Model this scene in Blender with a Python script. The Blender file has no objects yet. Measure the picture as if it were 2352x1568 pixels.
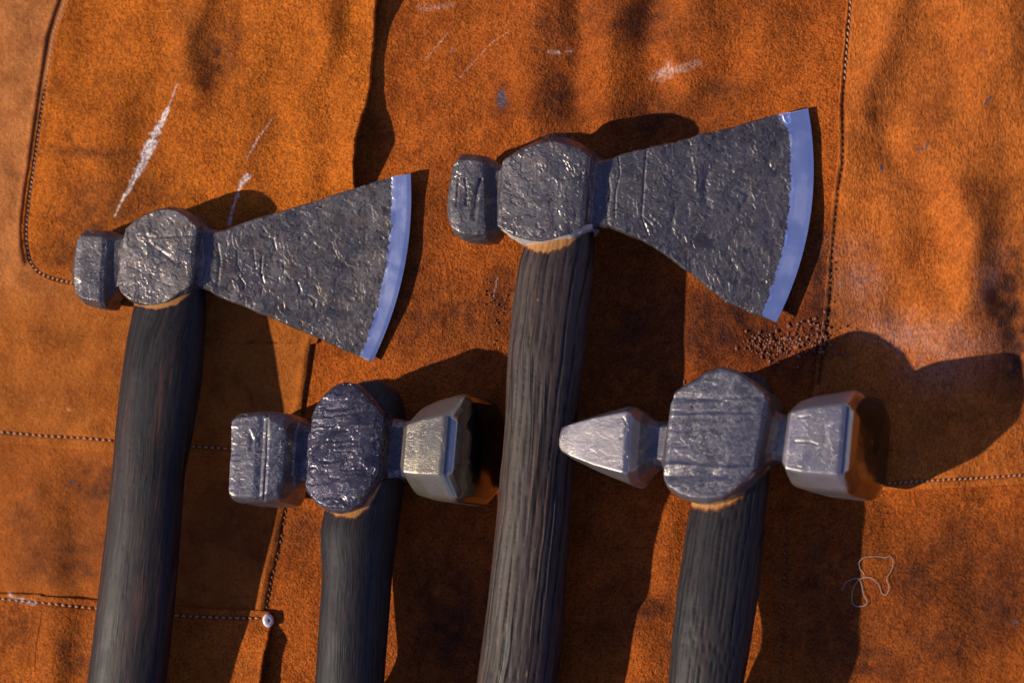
import bpy, math, random
import numpy as np
from mathutils import Vector, Matrix

random.seed(7); rng = np.random.default_rng(7)
scene = bpy.context.scene
COL = scene.collection
R = math.radians

# ------------------------------------------------------------------ camera, sky, sun, exposure
S = 0.5 / 2352.0            # metres per unit; one unit = 0.2126 mm, all sizes below are in units
DIST = 1.389 / S
TX, TY = R(16), R(3.5)        # the camera leans over from the right and a little from below
n = Vector((math.tan(TX), -math.tan(TY), 1.0)).normalized()
right = Vector((0, 1, 0)).cross(n).normalized()
up = n.cross(right).normalized()
CAMP = n * DIST
cam_d = bpy.data.cameras.new('camera'); cam = bpy.data.objects.new('camera', cam_d); COL.objects.link(cam)
rot = Matrix((right, up, n)).transposed()
cam.matrix_world = Matrix.Translation(CAMP * S) @ rot.to_4x4()
cam_d.sensor_width = 36; cam_d.lens = 100; cam_d.clip_start = 0.01; cam_d.clip_end = 100
cam_d.dof.use_dof = True; cam_d.dof.focus_distance = (DIST - 60) * S; cam_d.dof.aperture_fstop = 7
scene.camera = cam

SUN_EL = R(37); SUN_DIR = Vector((1, 0.34, 0)).normalized()      # direction the light travels on the ground
w = bpy.data.worlds.new("World"); scene.world = w; w.use_nodes = True
nt = w.node_tree; bg = nt.nodes['Background']
sky = nt.nodes.new('ShaderNodeTexSky'); sky.sky_type = 'NISHITA'; sky.sun_disc = False
sky.sun_elevation = SUN_EL; sky.sun_rotation = math.atan2(-SUN_DIR.x, -SUN_DIR.y)
sky.air_density = 1.3; sky.dust_density = 0.3; sky.ozone_density = 3.0
wb = nt.nodes.new('ShaderNodeMix'); wb.data_type = 'RGBA'; wb.blend_type = 'MULTIPLY'; wb.inputs[0].default_value = 1.0
wb.inputs[7].default_value = (1.12, 0.92, 1.35, 1)     # the camera's warm-magenta white balance, the same over the whole sky
nt.links.new(sky.outputs[0], wb.inputs[6]); nt.links.new(wb.outputs[2], bg.inputs[0]); bg.inputs[1].default_value = 0.084
sl = bpy.data.lights.new('sun', 'SUN'); sl.energy = 5.0; sl.angle = R(0.9); sl.color = (1.0, 0.87, 0.68)
so = bpy.data.objects.new('sun', sl); COL.objects.link(so)
travel = Vector((SUN_DIR.x * math.cos(SUN_EL), SUN_DIR.y * math.cos(SUN_EL), -math.sin(SUN_EL)))
so.rotation_euler = travel.to_track_quat('-Z', 'Y').to_euler(); so.location = (-0.6, -0.1, 0.6)
scene.view_settings.view_transform = 'Standard'; scene.view_settings.look = 'None'
scene.view_settings.gamma = 1; scene.view_settings.exposure = 0.17
scene.render.engine = 'CYCLES'

# ------------------------------------------------------------------ helpers
RI, UP, NN, CP = (np.array(v) for v in (right, up, n, CAMP))
def W(px, py, z):
    """a place on the photograph at height z (units above the cloth) -> world position in units"""
    px, py, z = np.broadcast_arrays(np.asarray(px, float), np.asarray(py, float), np.asarray(z, float))
    a = (px - 1176); b = (784 - py)
    k = 0.36 / 2352.0
    d = RI[None] * (a.ravel() * k)[:, None] + UP[None] * (b.ravel() * k)[:, None] - NN[None]
    t = (z.ravel() - CP[2]) / d[:, 2]
    return (CP[None] + d * t[:, None]).reshape(px.shape + (3,))

def proj(G):
    d = G - CP; den = -(d @ NN); k = 0.36 / 2352.0
    return (d @ RI) / den / k + 1176, 784 - (d @ UP) / den / k
def smooth(t): t = np.clip(t, 0, 1); return t * t * (3 - 2 * t)
_TAB = rng.random(1 << 18, dtype=np.float32) * 2 - 1
def noise3(P, scale, seed=0):
    P = np.asarray(P); flat = (P.shape[-1] == 2)
    Q = (P.astype(np.float32) / np.float32(scale)); i = np.floor(Q).astype(np.int32); f = Q - i; f = f * f * (3 - 2 * f)
    def lk(dx, dy, dz):
        ix = (i[..., 0] + dx + seed * 37) & 63; iy = (i[..., 1] + dy + seed * 11) & 63
        iz = ((i[..., 2] + dz) if not flat else 0) + seed * 5 & 63
        return _TAB[ix + iy * 64 + iz * 4096]
    fx, fy = f[..., 0], f[..., 1]
    def plane(dz):
        a = lk(0, 0, dz); a = a + (lk(1, 0, dz) - a) * fx; b = lk(0, 1, dz); b = b + (lk(1, 1, dz) - b) * fx
        return a + (b - a) * fy
    p = plane(0)
    if not flat: p = p + (plane(1) - p) * f[..., 2]
    return p
def fbm(P, scale, seed=0, oct=3):
    a, r, t = 1.0, 0, 0
    for o in range(oct):
        r = r + a * noise3(P, scale / 2 ** o, seed + o * 17); t += a; a *= 0.5
    return r / t
def P3(x, y): return np.stack([x, y], -1)

def mesh_from(name, co, faces, mat, parent=None, normals=None, colors=None, uv=None, smooth_shade=True):
    """co (N,3) in units, faces (M,4) ints with -1 for triangles"""
    me = bpy.data.meshes.new(name)
    co = np.asarray(co, float) * S
    faces = np.asarray(faces)
    tri = faces[:, 3] < 0
    tot = np.where(tri, 3, 4)
    me.vertices.add(len(co)); me.vertices.foreach_set('co', co.astype(np.float32).ravel())
    loops = faces.ravel(); loops = loops[loops >= 0]
    me.loops.add(len(loops)); me.loops.foreach_set('vertex_index', loops.astype(np.int32))
    me.polygons.add(len(faces))
    me.polygons.foreach_set('loop_start', np.concatenate([[0], np.cumsum(tot)[:-1]]).astype(np.int32))
    me.update(calc_edges=True); me.validate()
    me.polygons.foreach_set('use_smooth', np.full(len(me.polygons), smooth_shade))
    for nm, arr in (colors or {}).items():
        at = me.color_attributes.new(nm, 'FLOAT_COLOR', 'POINT')
        c = np.ones((len(co), 4), np.float32); c[:, :3] = arr; at.data.foreach_set('color', c.ravel())
    if uv is not None:
        at = me.attributes.new('grain', 'FLOAT_VECTOR', 'POINT'); at.data.foreach_set('vector', np.asarray(uv, np.float32).ravel())
    if normals is not None: me.normals_split_custom_set_from_vertices(normals.astype(np.float32))
    me.materials.append(mat)
    o = bpy.data.objects.new(name, me); COL.objects.link(o)
    if parent: o.parent = parent
    return o
def thing(name, label, cat, loc=(0, 0, 0), group=None):
    o = bpy.data.objects.new(name, None); COL.objects.link(o); o.empty_display_size = 0.02
    o['label'] = label; o['category'] = cat
    if group: o['group'] = group
    return o
def grid_faces(nr, nc, wrap=False):
    i, j = np.meshgrid(np.arange(nr - 1), np.arange(nc if wrap else nc - 1), indexing='ij')
    j2 = (j + 1) % nc
    return np.stack([i * nc + j, i * nc + j2, (i + 1) * nc + j2, (i + 1) * nc + j], -1).reshape(-1, 4)
def grid_normals(G, wrap_cols):
    du = np.gradient(G, axis=0)
    if wrap_cols: dv = (np.roll(G, -1, 1) - np.roll(G, 1, 1)) / 2
    else: dv = np.gradient(G, axis=1)
    nn = np.cross(du, dv); l = np.linalg.norm(nn, axis=-1, keepdims=True); return nn / np.maximum(l, 1e-9)

# ------------------------------------------------------------------ materials
def newmat(name):
    m = bpy.data.materials.new(name); m.use_nodes = True
    return m, m.node_tree, m.node_tree.nodes['Principled BSDF']
def node(nt, t, **kw):
    nd = nt.nodes.new(t)
    for k, v in kw.items():
        if k.startswith('i_'): nd.inputs[k[2:].replace('_', ' ')].default_value = v
        else: setattr(nd, k, v)
    return nd
def ramp(nt, fac, stops, interp='LINEAR'):
    r = nt.nodes.new('ShaderNodeValToRGB'); r.color_ramp.interpolation = interp; e = r.color_ramp.elements
    while len(e) < len(stops): e.new(0.5)
    for k, (p, c) in enumerate(stops):
        e[k].position = p; e[k].color = (c, c, c, 1) if isinstance(c, (int, float)) else tuple(c) + (1,)
    nt.links.new(fac, r.inputs[0]); return r.outputs[0]
def unit_coords(nt, scale=(1, 1, 1)):
    g = nt.nodes.new('ShaderNodeNewGeometry'); mp = nt.nodes.new('ShaderNodeMapping')
    mp.inputs['Scale'].default_value = tuple(s / S for s in scale); nt.links.new(g.outputs['Position'], mp.inputs[0]); return mp.outputs[0]
def attr_vec(nt, name, scale):
    g = nt.nodes.new('ShaderNodeAttribute'); g.attribute_name = name; mp = nt.nodes.new('ShaderNodeMapping')
    mp.inputs['Scale'].default_value = scale; nt.links.new(g.outputs['Vector'], mp.inputs[0]); return mp.outputs[0]
def tex(nt, vec, wl, detail=3, rough=0.55, dist=0):
    t = nt.nodes.new('ShaderNodeTexNoise'); t.inputs['Scale'].default_value = 1.0 / wl
    t.inputs['Detail'].default_value = detail; t.inputs['Roughness'].default_value = rough; t.inputs['Distortion'].default_value = dist
    nt.links.new(vec, t.inputs['Vector']); return t.outputs['Fac']
def math_n(nt, op, a, b=None, clamp=False):
    m = nt.nodes.new('ShaderNodeMath'); m.operation = op; m.use_clamp = clamp
    for k, v in enumerate((a, b)):
        if v is None: continue
        if isinstance(v, (int, float)): m.inputs[k].default_value = v
        else: nt.links.new(v, m.inputs[k])
    return m.outputs[0]
def mix(nt, f, a, b, mode='MIX'):
    m = nt.nodes.new('ShaderNodeMix'); m.data_type = 'RGBA'; m.blend_type = mode
    for k, v in ((0, f), (6, a), (7, b)):
        if isinstance(v, (int, float)): m.inputs[k].default_value = v
        elif isinstance(v, tuple): m.inputs[k].default_value = v + (1,) if len(v) == 3 else v
        else: nt.links.new(v, m.inputs[k])
    return m.outputs[2]
def bump(nt, h, dist, strength=1.0, prev=None):
    b = nt.nodes.new('ShaderNodeBump'); b.inputs['Distance'].default_value = dist * S; b.inputs['Strength'].default_value = strength
    nt.links.new(h, b.inputs['Height'])
    if prev: nt.links.new(prev, b.inputs['Normal'])
    return b.outputs[0]

def leather_mat(name, grain=5.0, rel=2.2, stretch=(1, 1, 1), sheen=0.05, nap=0.6, speck=0.18):
    m, nt, p = newmat(name); L = nt.links
    v = unit_coords(nt, stretch); v1 = unit_coords(nt)
    a = nt.nodes.new('ShaderNodeAttribute'); a.attribute_name = 'tint'
    n1 = tex(nt, v, grain, 3, 0.6, 0.4); n2 = tex(nt, v, grain * 2.7, 3, 0.6, 0.3); n3 = tex(nt, v1, 60, 4, 0.6, 0.5); n4 = tex(nt, v1, 14, 3, 0.6)
    k = ramp(nt, n1, [(0.36, 1 - nap), (0.5, 1.0), (0.64, 1 + nap * 0.8)])
    c = mix(nt, 1.0, a.outputs['Color'], k, 'MULTIPLY')
    c = mix(nt, 1.0, c, ramp(nt, n2, [(0.3, 0.84), (0.5, 1.0), (0.7, 1.14)]), 'MULTIPLY')
    c = mix(nt, 1.0, c, ramp(nt, n3, [(0.3, (0.78, 0.72, 0.72)), (0.5, 1.0), (0.7, (1.10, 1.12, 1.15))]), 'MULTIPLY')
    c = mix(nt, ramp(nt, n4, [(0.63, 0.0), (0.74, speck)]), c, (0.05, 0.02, 0.008))
    L.new(c, p.inputs['Base Color'])
    p.inputs['Roughness'].default_value = 0.9; p.inputs['Specular IOR Level'].default_value = 0.10
    p.inputs['Sheen Weight'].default_value = sheen; p.inputs['Sheen Tint'].default_value = (1.0, 0.55, 0.25, 1); p.inputs['Sheen Roughness'].default_value = 0.5
    h = math_n(nt, 'ADD', n1, math_n(nt, 'MULTIPLY', n2, 1.3))
    L.new(bump(nt, h, rel * 2.0), p.inputs['Normal'])
    return m

def steel_mat(name, base=(0.10, 0.10, 0.115), base2=(0.2, 0.2, 0.22), rough=(0.30, 0.55), metal=0.85, fine=1.0, warm=0.0, tintc=None, brush=None, rel=1.0, brush_amt=1.0):
    m, nt, p = newmat(name); L = nt.links; v = unit_coords(nt)
    n1 = tex(nt, v, 44, 7, 0.7, 0.15); n2 = tex(nt, v, 13, 6, 0.72, 0.1); n3 = tex(nt, v, 80, 4, 0.55, 0.4); n4 = tex(nt, v, 5.0, 3, 0.6); n5 = tex(nt, v, 5.0, 2, 0.5)
    plate = ramp(nt, n1, [(0.47, 0.0), (0.485, 0.55), (0.56, 0.6), (0.575, 1.0)])
    c = mix(nt, plate, base, base2)
    if tintc: c = mix(nt, ramp(nt, n3, [(0.44, 0.0), (0.56, 1.0)]), c, tintc)
    if fine:
        c = mix(nt, math_n(nt, 'MULTIPLY', ramp(nt, n2, [(0.34, 0.7), (0.46, 0.0)]), min(1.0, fine)), c, tuple(b * 0.3 for b in base))
        c = mix(nt, math_n(nt, 'MULTIPLY', ramp(nt, n5, [(0.62, 0.0), (0.70, 0.28)]), min(1.0, fine)), c, tuple(min(1, b * 2.2) for b in base2))
    if warm: c = mix(nt, math_n(nt, 'MULTIPLY', ramp(nt, tex(nt, v, 18, 3), [(0.55, 0.0), (0.7, 1.0)]), warm), c, (0.28, 0.13, 0.05))
    L.new(c, p.inputs['Base Color']); p.inputs['Metallic'].default_value = metal; p.inputs['Specular IOR Level'].default_value = 0.6
    rr = math_n(nt, 'ADD', ramp(nt, n3, [(0.42, rough[0]), (0.6, rough[1])]), math_n(nt, 'MULTIPLY', math_n(nt, 'SUBTRACT', n2, 0.5), 0.25 if fine > 0.2 else 0.05))
    L.new(rr, p.inputs['Roughness'])
    if fine:
        area = ramp(nt, n3, [(0.42, 0.12), (0.56, 1.0)])      # some areas smooth, some rough
        def flakes(wl, seed):
            ds = nt.nodes.new('ShaderNodeVectorMath'); ds.operation = 'MULTIPLY_ADD'
            nz = nt.nodes.new('ShaderNodeTexNoise'); nz.inputs['Scale'].default_value = 1.6 / wl; nz.inputs['Detail'].default_value = 5; nz.inputs['Roughness'].default_value = 0.7
            L.new(v, nz.inputs['Vector']); L.new(nz.outputs['Color'], ds.inputs[0]); ds.inputs[1].default_value = (wl * 1.1,) * 3; L.new(v, ds.inputs[2])
            vo = nt.nodes.new('ShaderNodeTexVoronoi'); vo.inputs['Scale'].default_value = 1.0 / wl; L.new(ds.outputs[0], vo.inputs['Vector'])
            sp = nt.nodes.new('ShaderNodeSeparateColor'); L.new(vo.outputs['Color'], sp.inputs[0]); return sp.outputs[0]
        fa, fb = flakes(30, 0), flakes(9, 1)
        fl = math_n(nt, 'ADD', math_n(nt, 'MULTIPLY', fa, 1.3 * rel), math_n(nt, 'MULTIPLY', math_n(nt, 'MULTIPLY', fb, 0.75 * rel), area))
        h = math_n(nt, 'ADD', math_n(nt, 'ADD', fl, math_n(nt, 'MULTIPLY', plate, 1.0 * rel)), math_n(nt, 'MULTIPLY', math_n(nt, 'ADD', math_n(nt, 'MULTIPLY', ramp(nt, n2, [(0.40, 0.0), (0.5, 0.8), (0.66, 1.0)]), 0.28), math_n(nt, 'MULTIPLY', n4, 0.22)), area))
        nb = bump(nt, h, 1.35 * fine)
        if brush:
            vb = unit_coords(nt, brush); nb = bump(nt, tex(nt, vb, 2.6, 2), 0.5, brush_amt, nb)
        L.new(nb, p.inputs['Normal'])
    return m

def wood_mat(name, base=(0.035, 0.033, 0.036), hi=(0.075, 0.068, 0.066), groove=1.0, wl=9, red=0.25, wear=0.0):
    m, nt, p = newmat(name); L = nt.links
    vg = attr_vec(nt, 'grain', (1.0, 0.022, 1.0)); vf = attr_vec(nt, 'grain', (1.0, 0.05, 1.0)); vs = attr_vec(nt, 'grain', (1, 0.25, 1)); vw = attr_vec(nt, 'grain', (1, 1, 1))
    g1 = tex(nt, vg, wl, 2, 0.5, 0.15); g2 = tex(nt, vf, 2.6, 2, 0.5); g3 = tex(nt, vs, 40, 4, 0.6); g5 = tex(nt, vw, 55, 3, .6)
    gro = ramp(nt, g1, [(0.36, 0.0), (0.43, 0.9), (0.6, 1.0)])
    c = mix(nt, gro, tuple(b * 0.3 for b in base), mix(nt, g3, base, hi))
    c = mix(nt, ramp(nt, g2, [(0.36, 0.75), (0.46, 0.0)]), c, tuple(b * 0.4 for b in base))
    c = mix(nt, math_n(nt, 'MULTIPLY', ramp(nt, tex(nt, vf, 12, 3), [(0.55, 0), (0.72, 1.0)]), red), c, (0.16, 0.055, 0.03))
    if wear: c = mix(nt, ramp(nt, tex(nt, vs, 9, 3), [(0.7, 0), (0.75, wear)]), c, (0.30, 0.15, 0.05))
    a = nt.nodes.new('ShaderNodeAttribute'); a.attribute_name = 'tint'      # red: unburnt wood, green: darkened grooves and pores
    s = nt.nodes.new('ShaderNodeSeparateColor'); L.new(a.outputs['Color'], s.inputs[0])
    c = mix(nt, s.outputs[1], c, tuple(b * 0.22 for b in base))
    gj = tex(nt, attr_vec(nt, 'grain', (1, 0.12, 1)), 8, 3, .6)
    raw = math_n(nt, 'ADD', s.outputs[0], math_n(nt, 'MULTIPLY', math_n(nt, 'SUBTRACT', gj, 0.5), 1.5))
    c = mix(nt, ramp(nt, raw, [(0.35, 0), (0.52, 1)]), c, (0.13, 0.036, 0.010))
    c = mix(nt, ramp(nt, raw, [(0.62, 0), (0.9, 1)]), c, (0.36, 0.165, 0.045))
    L.new(c, p.inputs['Base Color'])
    L.new(ramp(nt, g3, [(0.3, 0.46), (0.7, 0.62)]), p.inputs['Roughness']); p.inputs['Specular IOR Level'].default_value = 0.24
    L.new(bump(nt, math_n(nt, 'ADD', math_n(nt, 'MULTIPLY', gro, 0.8 * groove), math_n(nt, 'MULTIPLY', g2, 0.6)), 0.7), p.inputs['Normal'])
    return m

def plain(name, col, rough=0.6, metal=0.0):
    m, nt, p = newmat(name); v = unit_coords(nt)
    c = mix(nt, tex(nt, v, 5, 3), tuple(x * 0.65 for x in col), tuple(min(1, x * 1.25) for x in col))
    nt.links.new(c, p.inputs['Base Color']); p.inputs['Roughness'].default_value = rough; p.inputs['Metallic'].default_value = metal
    return m

M = dict(
    suede=leather_mat('suede', 5.0, 2.4, nap=0.45),
    smooth_leather=leather_mat('smooth_leather', 4.0, 1.3, nap=0.28, speck=0.1),
    hairy_leather=leather_mat('hairy_leather', 4.2, 1.7, stretch=(1.0, 0.55, 1), nap=0.38, speck=0.12),
    scale=steel_mat('forge_scale_steel', (0.100, 0.088, 0.083), (0.155, 0.138, 0.130), metal=0.70, rough=(0.33, 0.47), fine=0.62, warm=0.2),
    scale2=steel_mat('forge_scale_steel_dark', (0.092, 0.082, 0.080), (0.148, 0.134, 0.129), metal=0.70, rough=(0.30, 0.45), fine=0.66, warm=0.12, tintc=(0.105, 0.096, 0.10)),
    blued=steel_mat('blued_steel', (0.070, 0.062, 0.070), (0.125, 0.112, 0.12), metal=0.78, rough=(0.18, 0.34), tintc=(0.085, 0.076, 0.10)),
    worn=steel_mat('worn_steel', (0.30, 0.268, 0.25), (0.37, 0.33, 0.305), rough=(0.30, 0.42), fine=0.10, tintc=(0.26, 0.235, 0.225)),
    greysteel=steel_mat('grey_steel', (0.155, 0.142, 0.135), (0.24, 0.22, 0.205), metal=0.8, rough=(0.30, 0.42), fine=0.55, tintc=(0.14, 0.132, 0.145)),
    brass=steel_mat('ground_steel', (0.26, 0.225, 0.16), (0.30, 0.262, 0.19), rough=(0.26, 0.36), fine=0.08, brush=(0.2, 1, 1)),
    mirror=steel_mat('polished_steel', (0.22, 0.21, 0.20), (0.20, 0.19, 0.18), rough=(0.14, 0.2), metal=1.0, fine=0.02),
    edge=steel_mat('honed_edge_steel', (0.93, 0.94, 0.98), (0.97, 0.97, 1.0), rough=(0.29, 0.38), metal=1.0, fine=0.03, brush=(1, 0.05, 1), brush_amt=0.3),
    rim=steel_mat('rim_highlight_steel', (0.55, 0.51, 0.46), (0.62, 0.57, 0.52), metal=0.5, rough=(0.42, 0.5), fine=0.1),  # pale colour carries the sun highlight on the eye rim
    thread=plain('linen_thread', (0.46, 0.26, 0.15), 0.8), thread_dark=plain('dirty_thread', (0.20, 0.12, 0.08), 0.7),
    rivet=plain('rivet_metal', (0.80, 0.84, 0.78), 0.35, 0.1), rust=plain('rivet_rust', (0.45, 0.17, 0.03), 0.6),
    fibre=plain('nylon_fibre', (0.36, 0.28, 0.22), 0.5), crumb=plain('rust_crumb', (0.21, 0.068, 0.032), 0.6),
)
M['dark_wood'] = wood_mat('charred_wood_smooth', (0.014, 0.011, 0.0105), (0.027, 0.0205, 0.0185), groove=0.35, wl=5, red=0.35)
M['grooved_wood'] = wood_mat('charred_wood_grooved', (0.030, 0.0215, 0.0185), (0.078, 0.053, 0.041), groove=1.3, wl=11, red=0.2, wear=0.6)
M['fine_wood'] = wood_mat('charred_wood_fine', (0.0135, 0.0120, 0.0122), (0.027, 0.0232, 0.0228), groove=0.5, wl=4, red=0.12)
M['ridged_wood'] = wood_mat('charred_wood_ridged', (0.017, 0.0138, 0.0135), (0.033, 0.027, 0.0255), groove=1.0, wl=7, red=0.12)

# ------------------------------------------------------------------ the cloth: folds, stains and painted shade, chalk
def seg_dist(x, y, x1, y1, x2, y2):
    dx, dy = x2 - x1, y2 - y1; L2 = dx * dx + dy * dy
    t = ((x - x1) * dx + (y - y1) * dy) / L2; tc = np.clip(t, 0, 1)
    return np.hypot(x - x1 - tc * dx, y - y1 - tc * dy), t
def poly_dist(x, y, pts, far=40.0):
    d = np.full(np.shape(x), 1e3); xs = [p[0] for p in pts]; ys = [p[1] for p in pts]
    sel = np.nonzero((x > min(xs) - far) & (x < max(xs) + far) & (y > min(ys) - far) & (y < max(ys) + far))
    if not len(sel[0]): return d
    X, Y = x[sel], y[sel]; dd = np.full(X.shape, 1e3)
    for a, b in zip(pts[:-1], pts[1:]):
        k = np.nonzero((X > min(a[0], b[0]) - far) & (X < max(a[0], b[0]) + far) & (Y > min(a[1], b[1]) - far) & (Y < max(a[1], b[1]) + far))[0]
        if len(k): dd[k] = np.minimum(dd[k], seg_dist(X[k], Y[k], a[0], a[1], b[0], b[1])[0])
    d[sel] = dd; return d
def near_seg(x, y, x1, y1, x2, y2, far):
    return np.nonzero((x > min(x1, x2) - far) & (x < max(x1, x2) + far) & (y > min(y1, y2) - far) & (y < max(y1, y2) + far))
RIDGES = [  # x1,y1,x2,y2,width,height
    (452, -80, 430, 190, 38, 15), (560, -60, 520, 230, 45, -8), (745, -80, 745, 120, 34, 12), (660, 60, 620, 380, 60, -7), (770, 150, 745, 420, 30, -5),
    (300, 120, 230, 420, 60, 9), (380, 330, 330, 480, 50, -8), (155, 250, 110, 520, 30, 4),
    (1225, -80, 1215, 260, 42, 11), (1325, -60, 1320, 250, 32, -11), (1425, -80, 1400, 260, 44, 12), (1520, -60, 1500, 300, 40, -12),
    (1625, -80, 1580, 180, 48, 13), (1700, 150, 1600, 260, 36, -9), (1780, 60, 1700, 200, 55, 7), (1010, 150, 1000, 420, 55, 5),
    (1850, -80, 1840, 200, 40, -5),
    (2065, -80, 1990, 260, 32, 12), (2010, 260, 2080, 420, 50, -10), (2140, 100, 2060, 330, 60, -8), (2240, 480, 2185, 760, 62, 27), (2130, 560, 2070, 720, 55, -14),
    (2340, 620, 2290, 880, 50, -24), (2300, -50, 2230, 400, 70, 8), (2420, 300, 2350, 620, 60, 10),
    (60, 1100, 120, 1330, 60, 8), (190, 1080, 160, 1330, 40, -8), (230, 1380, 170, 1600, 50, -9), (120, 1420, 90, 1600, 45, 8),
    (1480, 1420, 1440, 1640, 46, 16), (1545, 1180, 1535, 1330, 30, 6), (1400, 1300, 1385, 1600, 50, -6),
    (2120, 1200, 2010, 1420, 55, 9), (2010, 1380, 1960, 1620, 50, -8), (2290, 1180, 2200, 1480, 60, -8), (2200, 1420, 2150, 1640, 50, 8),
    (2352, 1120, 2300, 1300, 60, 8), (2210, 930, 2420, 930, 120, -34), (2080, 1180, 2110, 1230, 70, -14), (1010, 300, 960, 520, 60, 6), (1640, 640, 1560, 760, 60, 7),
]
def H0(x, y):
    z = fbm(P3(x, y), 330, 3, 2) * 24 + fbm(P3(x * 1.5, y * 0.75), 120, 9, 2) * 6.0
    for x1, y1, x2, y2, wd, h in RIDGES:
        k = near_seg(x, y, x1, y1, x2, y2, wd * 2.6)
        if len(k[0]):
            wb = noise3(P3(x[k], y[k]), 110, 21) * wd * 0.55
            d, t = seg_dist(x[k] + wb, y[k], x1, y1, x2, y2); z[k] = z[k] + (h * 1.3 if y2 < 420 else h * 1.15) * np.exp(-(d / wd) ** 2)
    return z
def blob(x, y, cx, cy, rx, ry, ang=0):
    c, s = math.cos(R(ang)), math.sin(R(ang)); dx, dy = x - cx, y - cy
    return np.exp(-(((c * dx + s * dy) / rx) ** 2 + ((-s * dx + c * dy) / ry) ** 2))
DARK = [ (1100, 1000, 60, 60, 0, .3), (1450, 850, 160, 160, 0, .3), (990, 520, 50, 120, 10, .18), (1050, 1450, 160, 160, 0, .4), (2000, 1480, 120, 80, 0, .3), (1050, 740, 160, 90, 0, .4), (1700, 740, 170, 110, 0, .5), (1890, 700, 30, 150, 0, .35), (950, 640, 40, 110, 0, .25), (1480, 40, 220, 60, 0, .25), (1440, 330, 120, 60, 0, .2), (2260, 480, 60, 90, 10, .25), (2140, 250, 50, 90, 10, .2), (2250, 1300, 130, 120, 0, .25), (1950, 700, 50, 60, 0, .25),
 # stains, plus shade painted into folds and between handles: x, y, rx, ry, angle, strength
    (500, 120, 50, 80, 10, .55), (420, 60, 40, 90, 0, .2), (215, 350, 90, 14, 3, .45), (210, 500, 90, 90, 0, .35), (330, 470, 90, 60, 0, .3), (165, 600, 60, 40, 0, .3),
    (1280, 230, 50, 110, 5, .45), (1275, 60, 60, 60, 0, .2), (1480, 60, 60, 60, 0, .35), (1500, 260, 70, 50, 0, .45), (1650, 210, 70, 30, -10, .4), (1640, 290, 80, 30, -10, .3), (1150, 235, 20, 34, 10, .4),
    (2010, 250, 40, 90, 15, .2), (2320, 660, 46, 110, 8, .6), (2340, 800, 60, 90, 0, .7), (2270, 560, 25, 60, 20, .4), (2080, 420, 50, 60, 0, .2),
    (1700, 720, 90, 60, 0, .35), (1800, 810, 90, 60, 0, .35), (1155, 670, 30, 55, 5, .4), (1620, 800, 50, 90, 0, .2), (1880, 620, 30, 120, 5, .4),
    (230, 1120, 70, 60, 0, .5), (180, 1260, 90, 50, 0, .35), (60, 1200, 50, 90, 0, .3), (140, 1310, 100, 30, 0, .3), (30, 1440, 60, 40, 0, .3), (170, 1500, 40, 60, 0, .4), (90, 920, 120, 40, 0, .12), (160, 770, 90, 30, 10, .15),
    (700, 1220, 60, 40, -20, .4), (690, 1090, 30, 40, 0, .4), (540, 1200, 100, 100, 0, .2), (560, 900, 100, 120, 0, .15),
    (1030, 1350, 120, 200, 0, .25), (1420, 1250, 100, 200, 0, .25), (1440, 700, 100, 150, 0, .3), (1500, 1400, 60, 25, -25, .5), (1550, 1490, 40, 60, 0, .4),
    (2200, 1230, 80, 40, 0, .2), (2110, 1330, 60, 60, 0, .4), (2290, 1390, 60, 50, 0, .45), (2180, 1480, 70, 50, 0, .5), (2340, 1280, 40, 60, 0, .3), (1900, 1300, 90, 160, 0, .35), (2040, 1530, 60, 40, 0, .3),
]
PALE = [(1975, 640, 50, 40, 0, .6), (2060, 760, 90, 40, 20, .65), (2200, 790, 90, 50, 10, .55), (2150, 860, 80, 40, 0, .4), (2270, 640, 24, 60, 25, .45), (1960, 560, 60, 30, 0, .2)]
CHALK = [ # x1,y1,x2,y2,w1,w2,strength
    (408, 190, 384, 255, 1.2, 2.0, .5), (384, 253, 352, 320, 4, 9, 1.1), (352, 320, 318, 395, 9, 8, 1.1), (318, 395, 285, 450, 7, 3, 1.0), (285, 450, 264, 495, 3, 1.5, .8), (300, 432, 288, 452, 4, 2, .8),
    (626, 272, 590, 322, 1.0, 2.0, .5), (590, 322, 566, 366, 2.0, 1.2, .5), (568, 404, 552, 425, 6, 5, 1.0), (553, 425, 545, 450, 4, 2.5, .9), (542, 455, 526, 515, 2.5, 3.0, .75),
    (1032, 72, 976, 138, 1.0, 1.2, .3), (1135, 92, 1050, 185, 1.2, 2.0, .2), (1170, 70, 1130, 100, 1.2, 1.2, .15), (1262, 119, 1284, 121, 4, 3, .35), (1302, 118, 1314, 119, 3, 4, .25), (1520, 172, 1600, 146, 12, 8, .26), (1500, 176, 1540, 152, 8, 9, .16), (965, 20, 1040, 12, 8, 5, .14),
    (1142, 640, 1132, 690, 1.8, 1.5, .28), (30, 1372, 75, 1385, 5, 6, .55), (22, 1362, 24, 1366, 3, 3, .7), (155, 938, 160, 942, 2, 2, .6), (70, 920, 130, 917, 5, 2, .06),
]
GREY = [(2272, 228, 3, 13, 35), (2266, 236, 4, 6, 0), (2114, 343, 12, 3.0, -15), (2128, 334, 2.5, 7, 0), (2026, 384, 6, 7, 0), (2258, 118, 10, 2, 10), (1152, 228, 12, 22, 0), (1040, 118, 4, 4, 0), (165, 1107, 7, 3, 0), (1926, 350, 3, 2, 0), (1160, 1300, 4, 4, 0), (2330, 1430, 10, 4, 0)]
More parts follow.
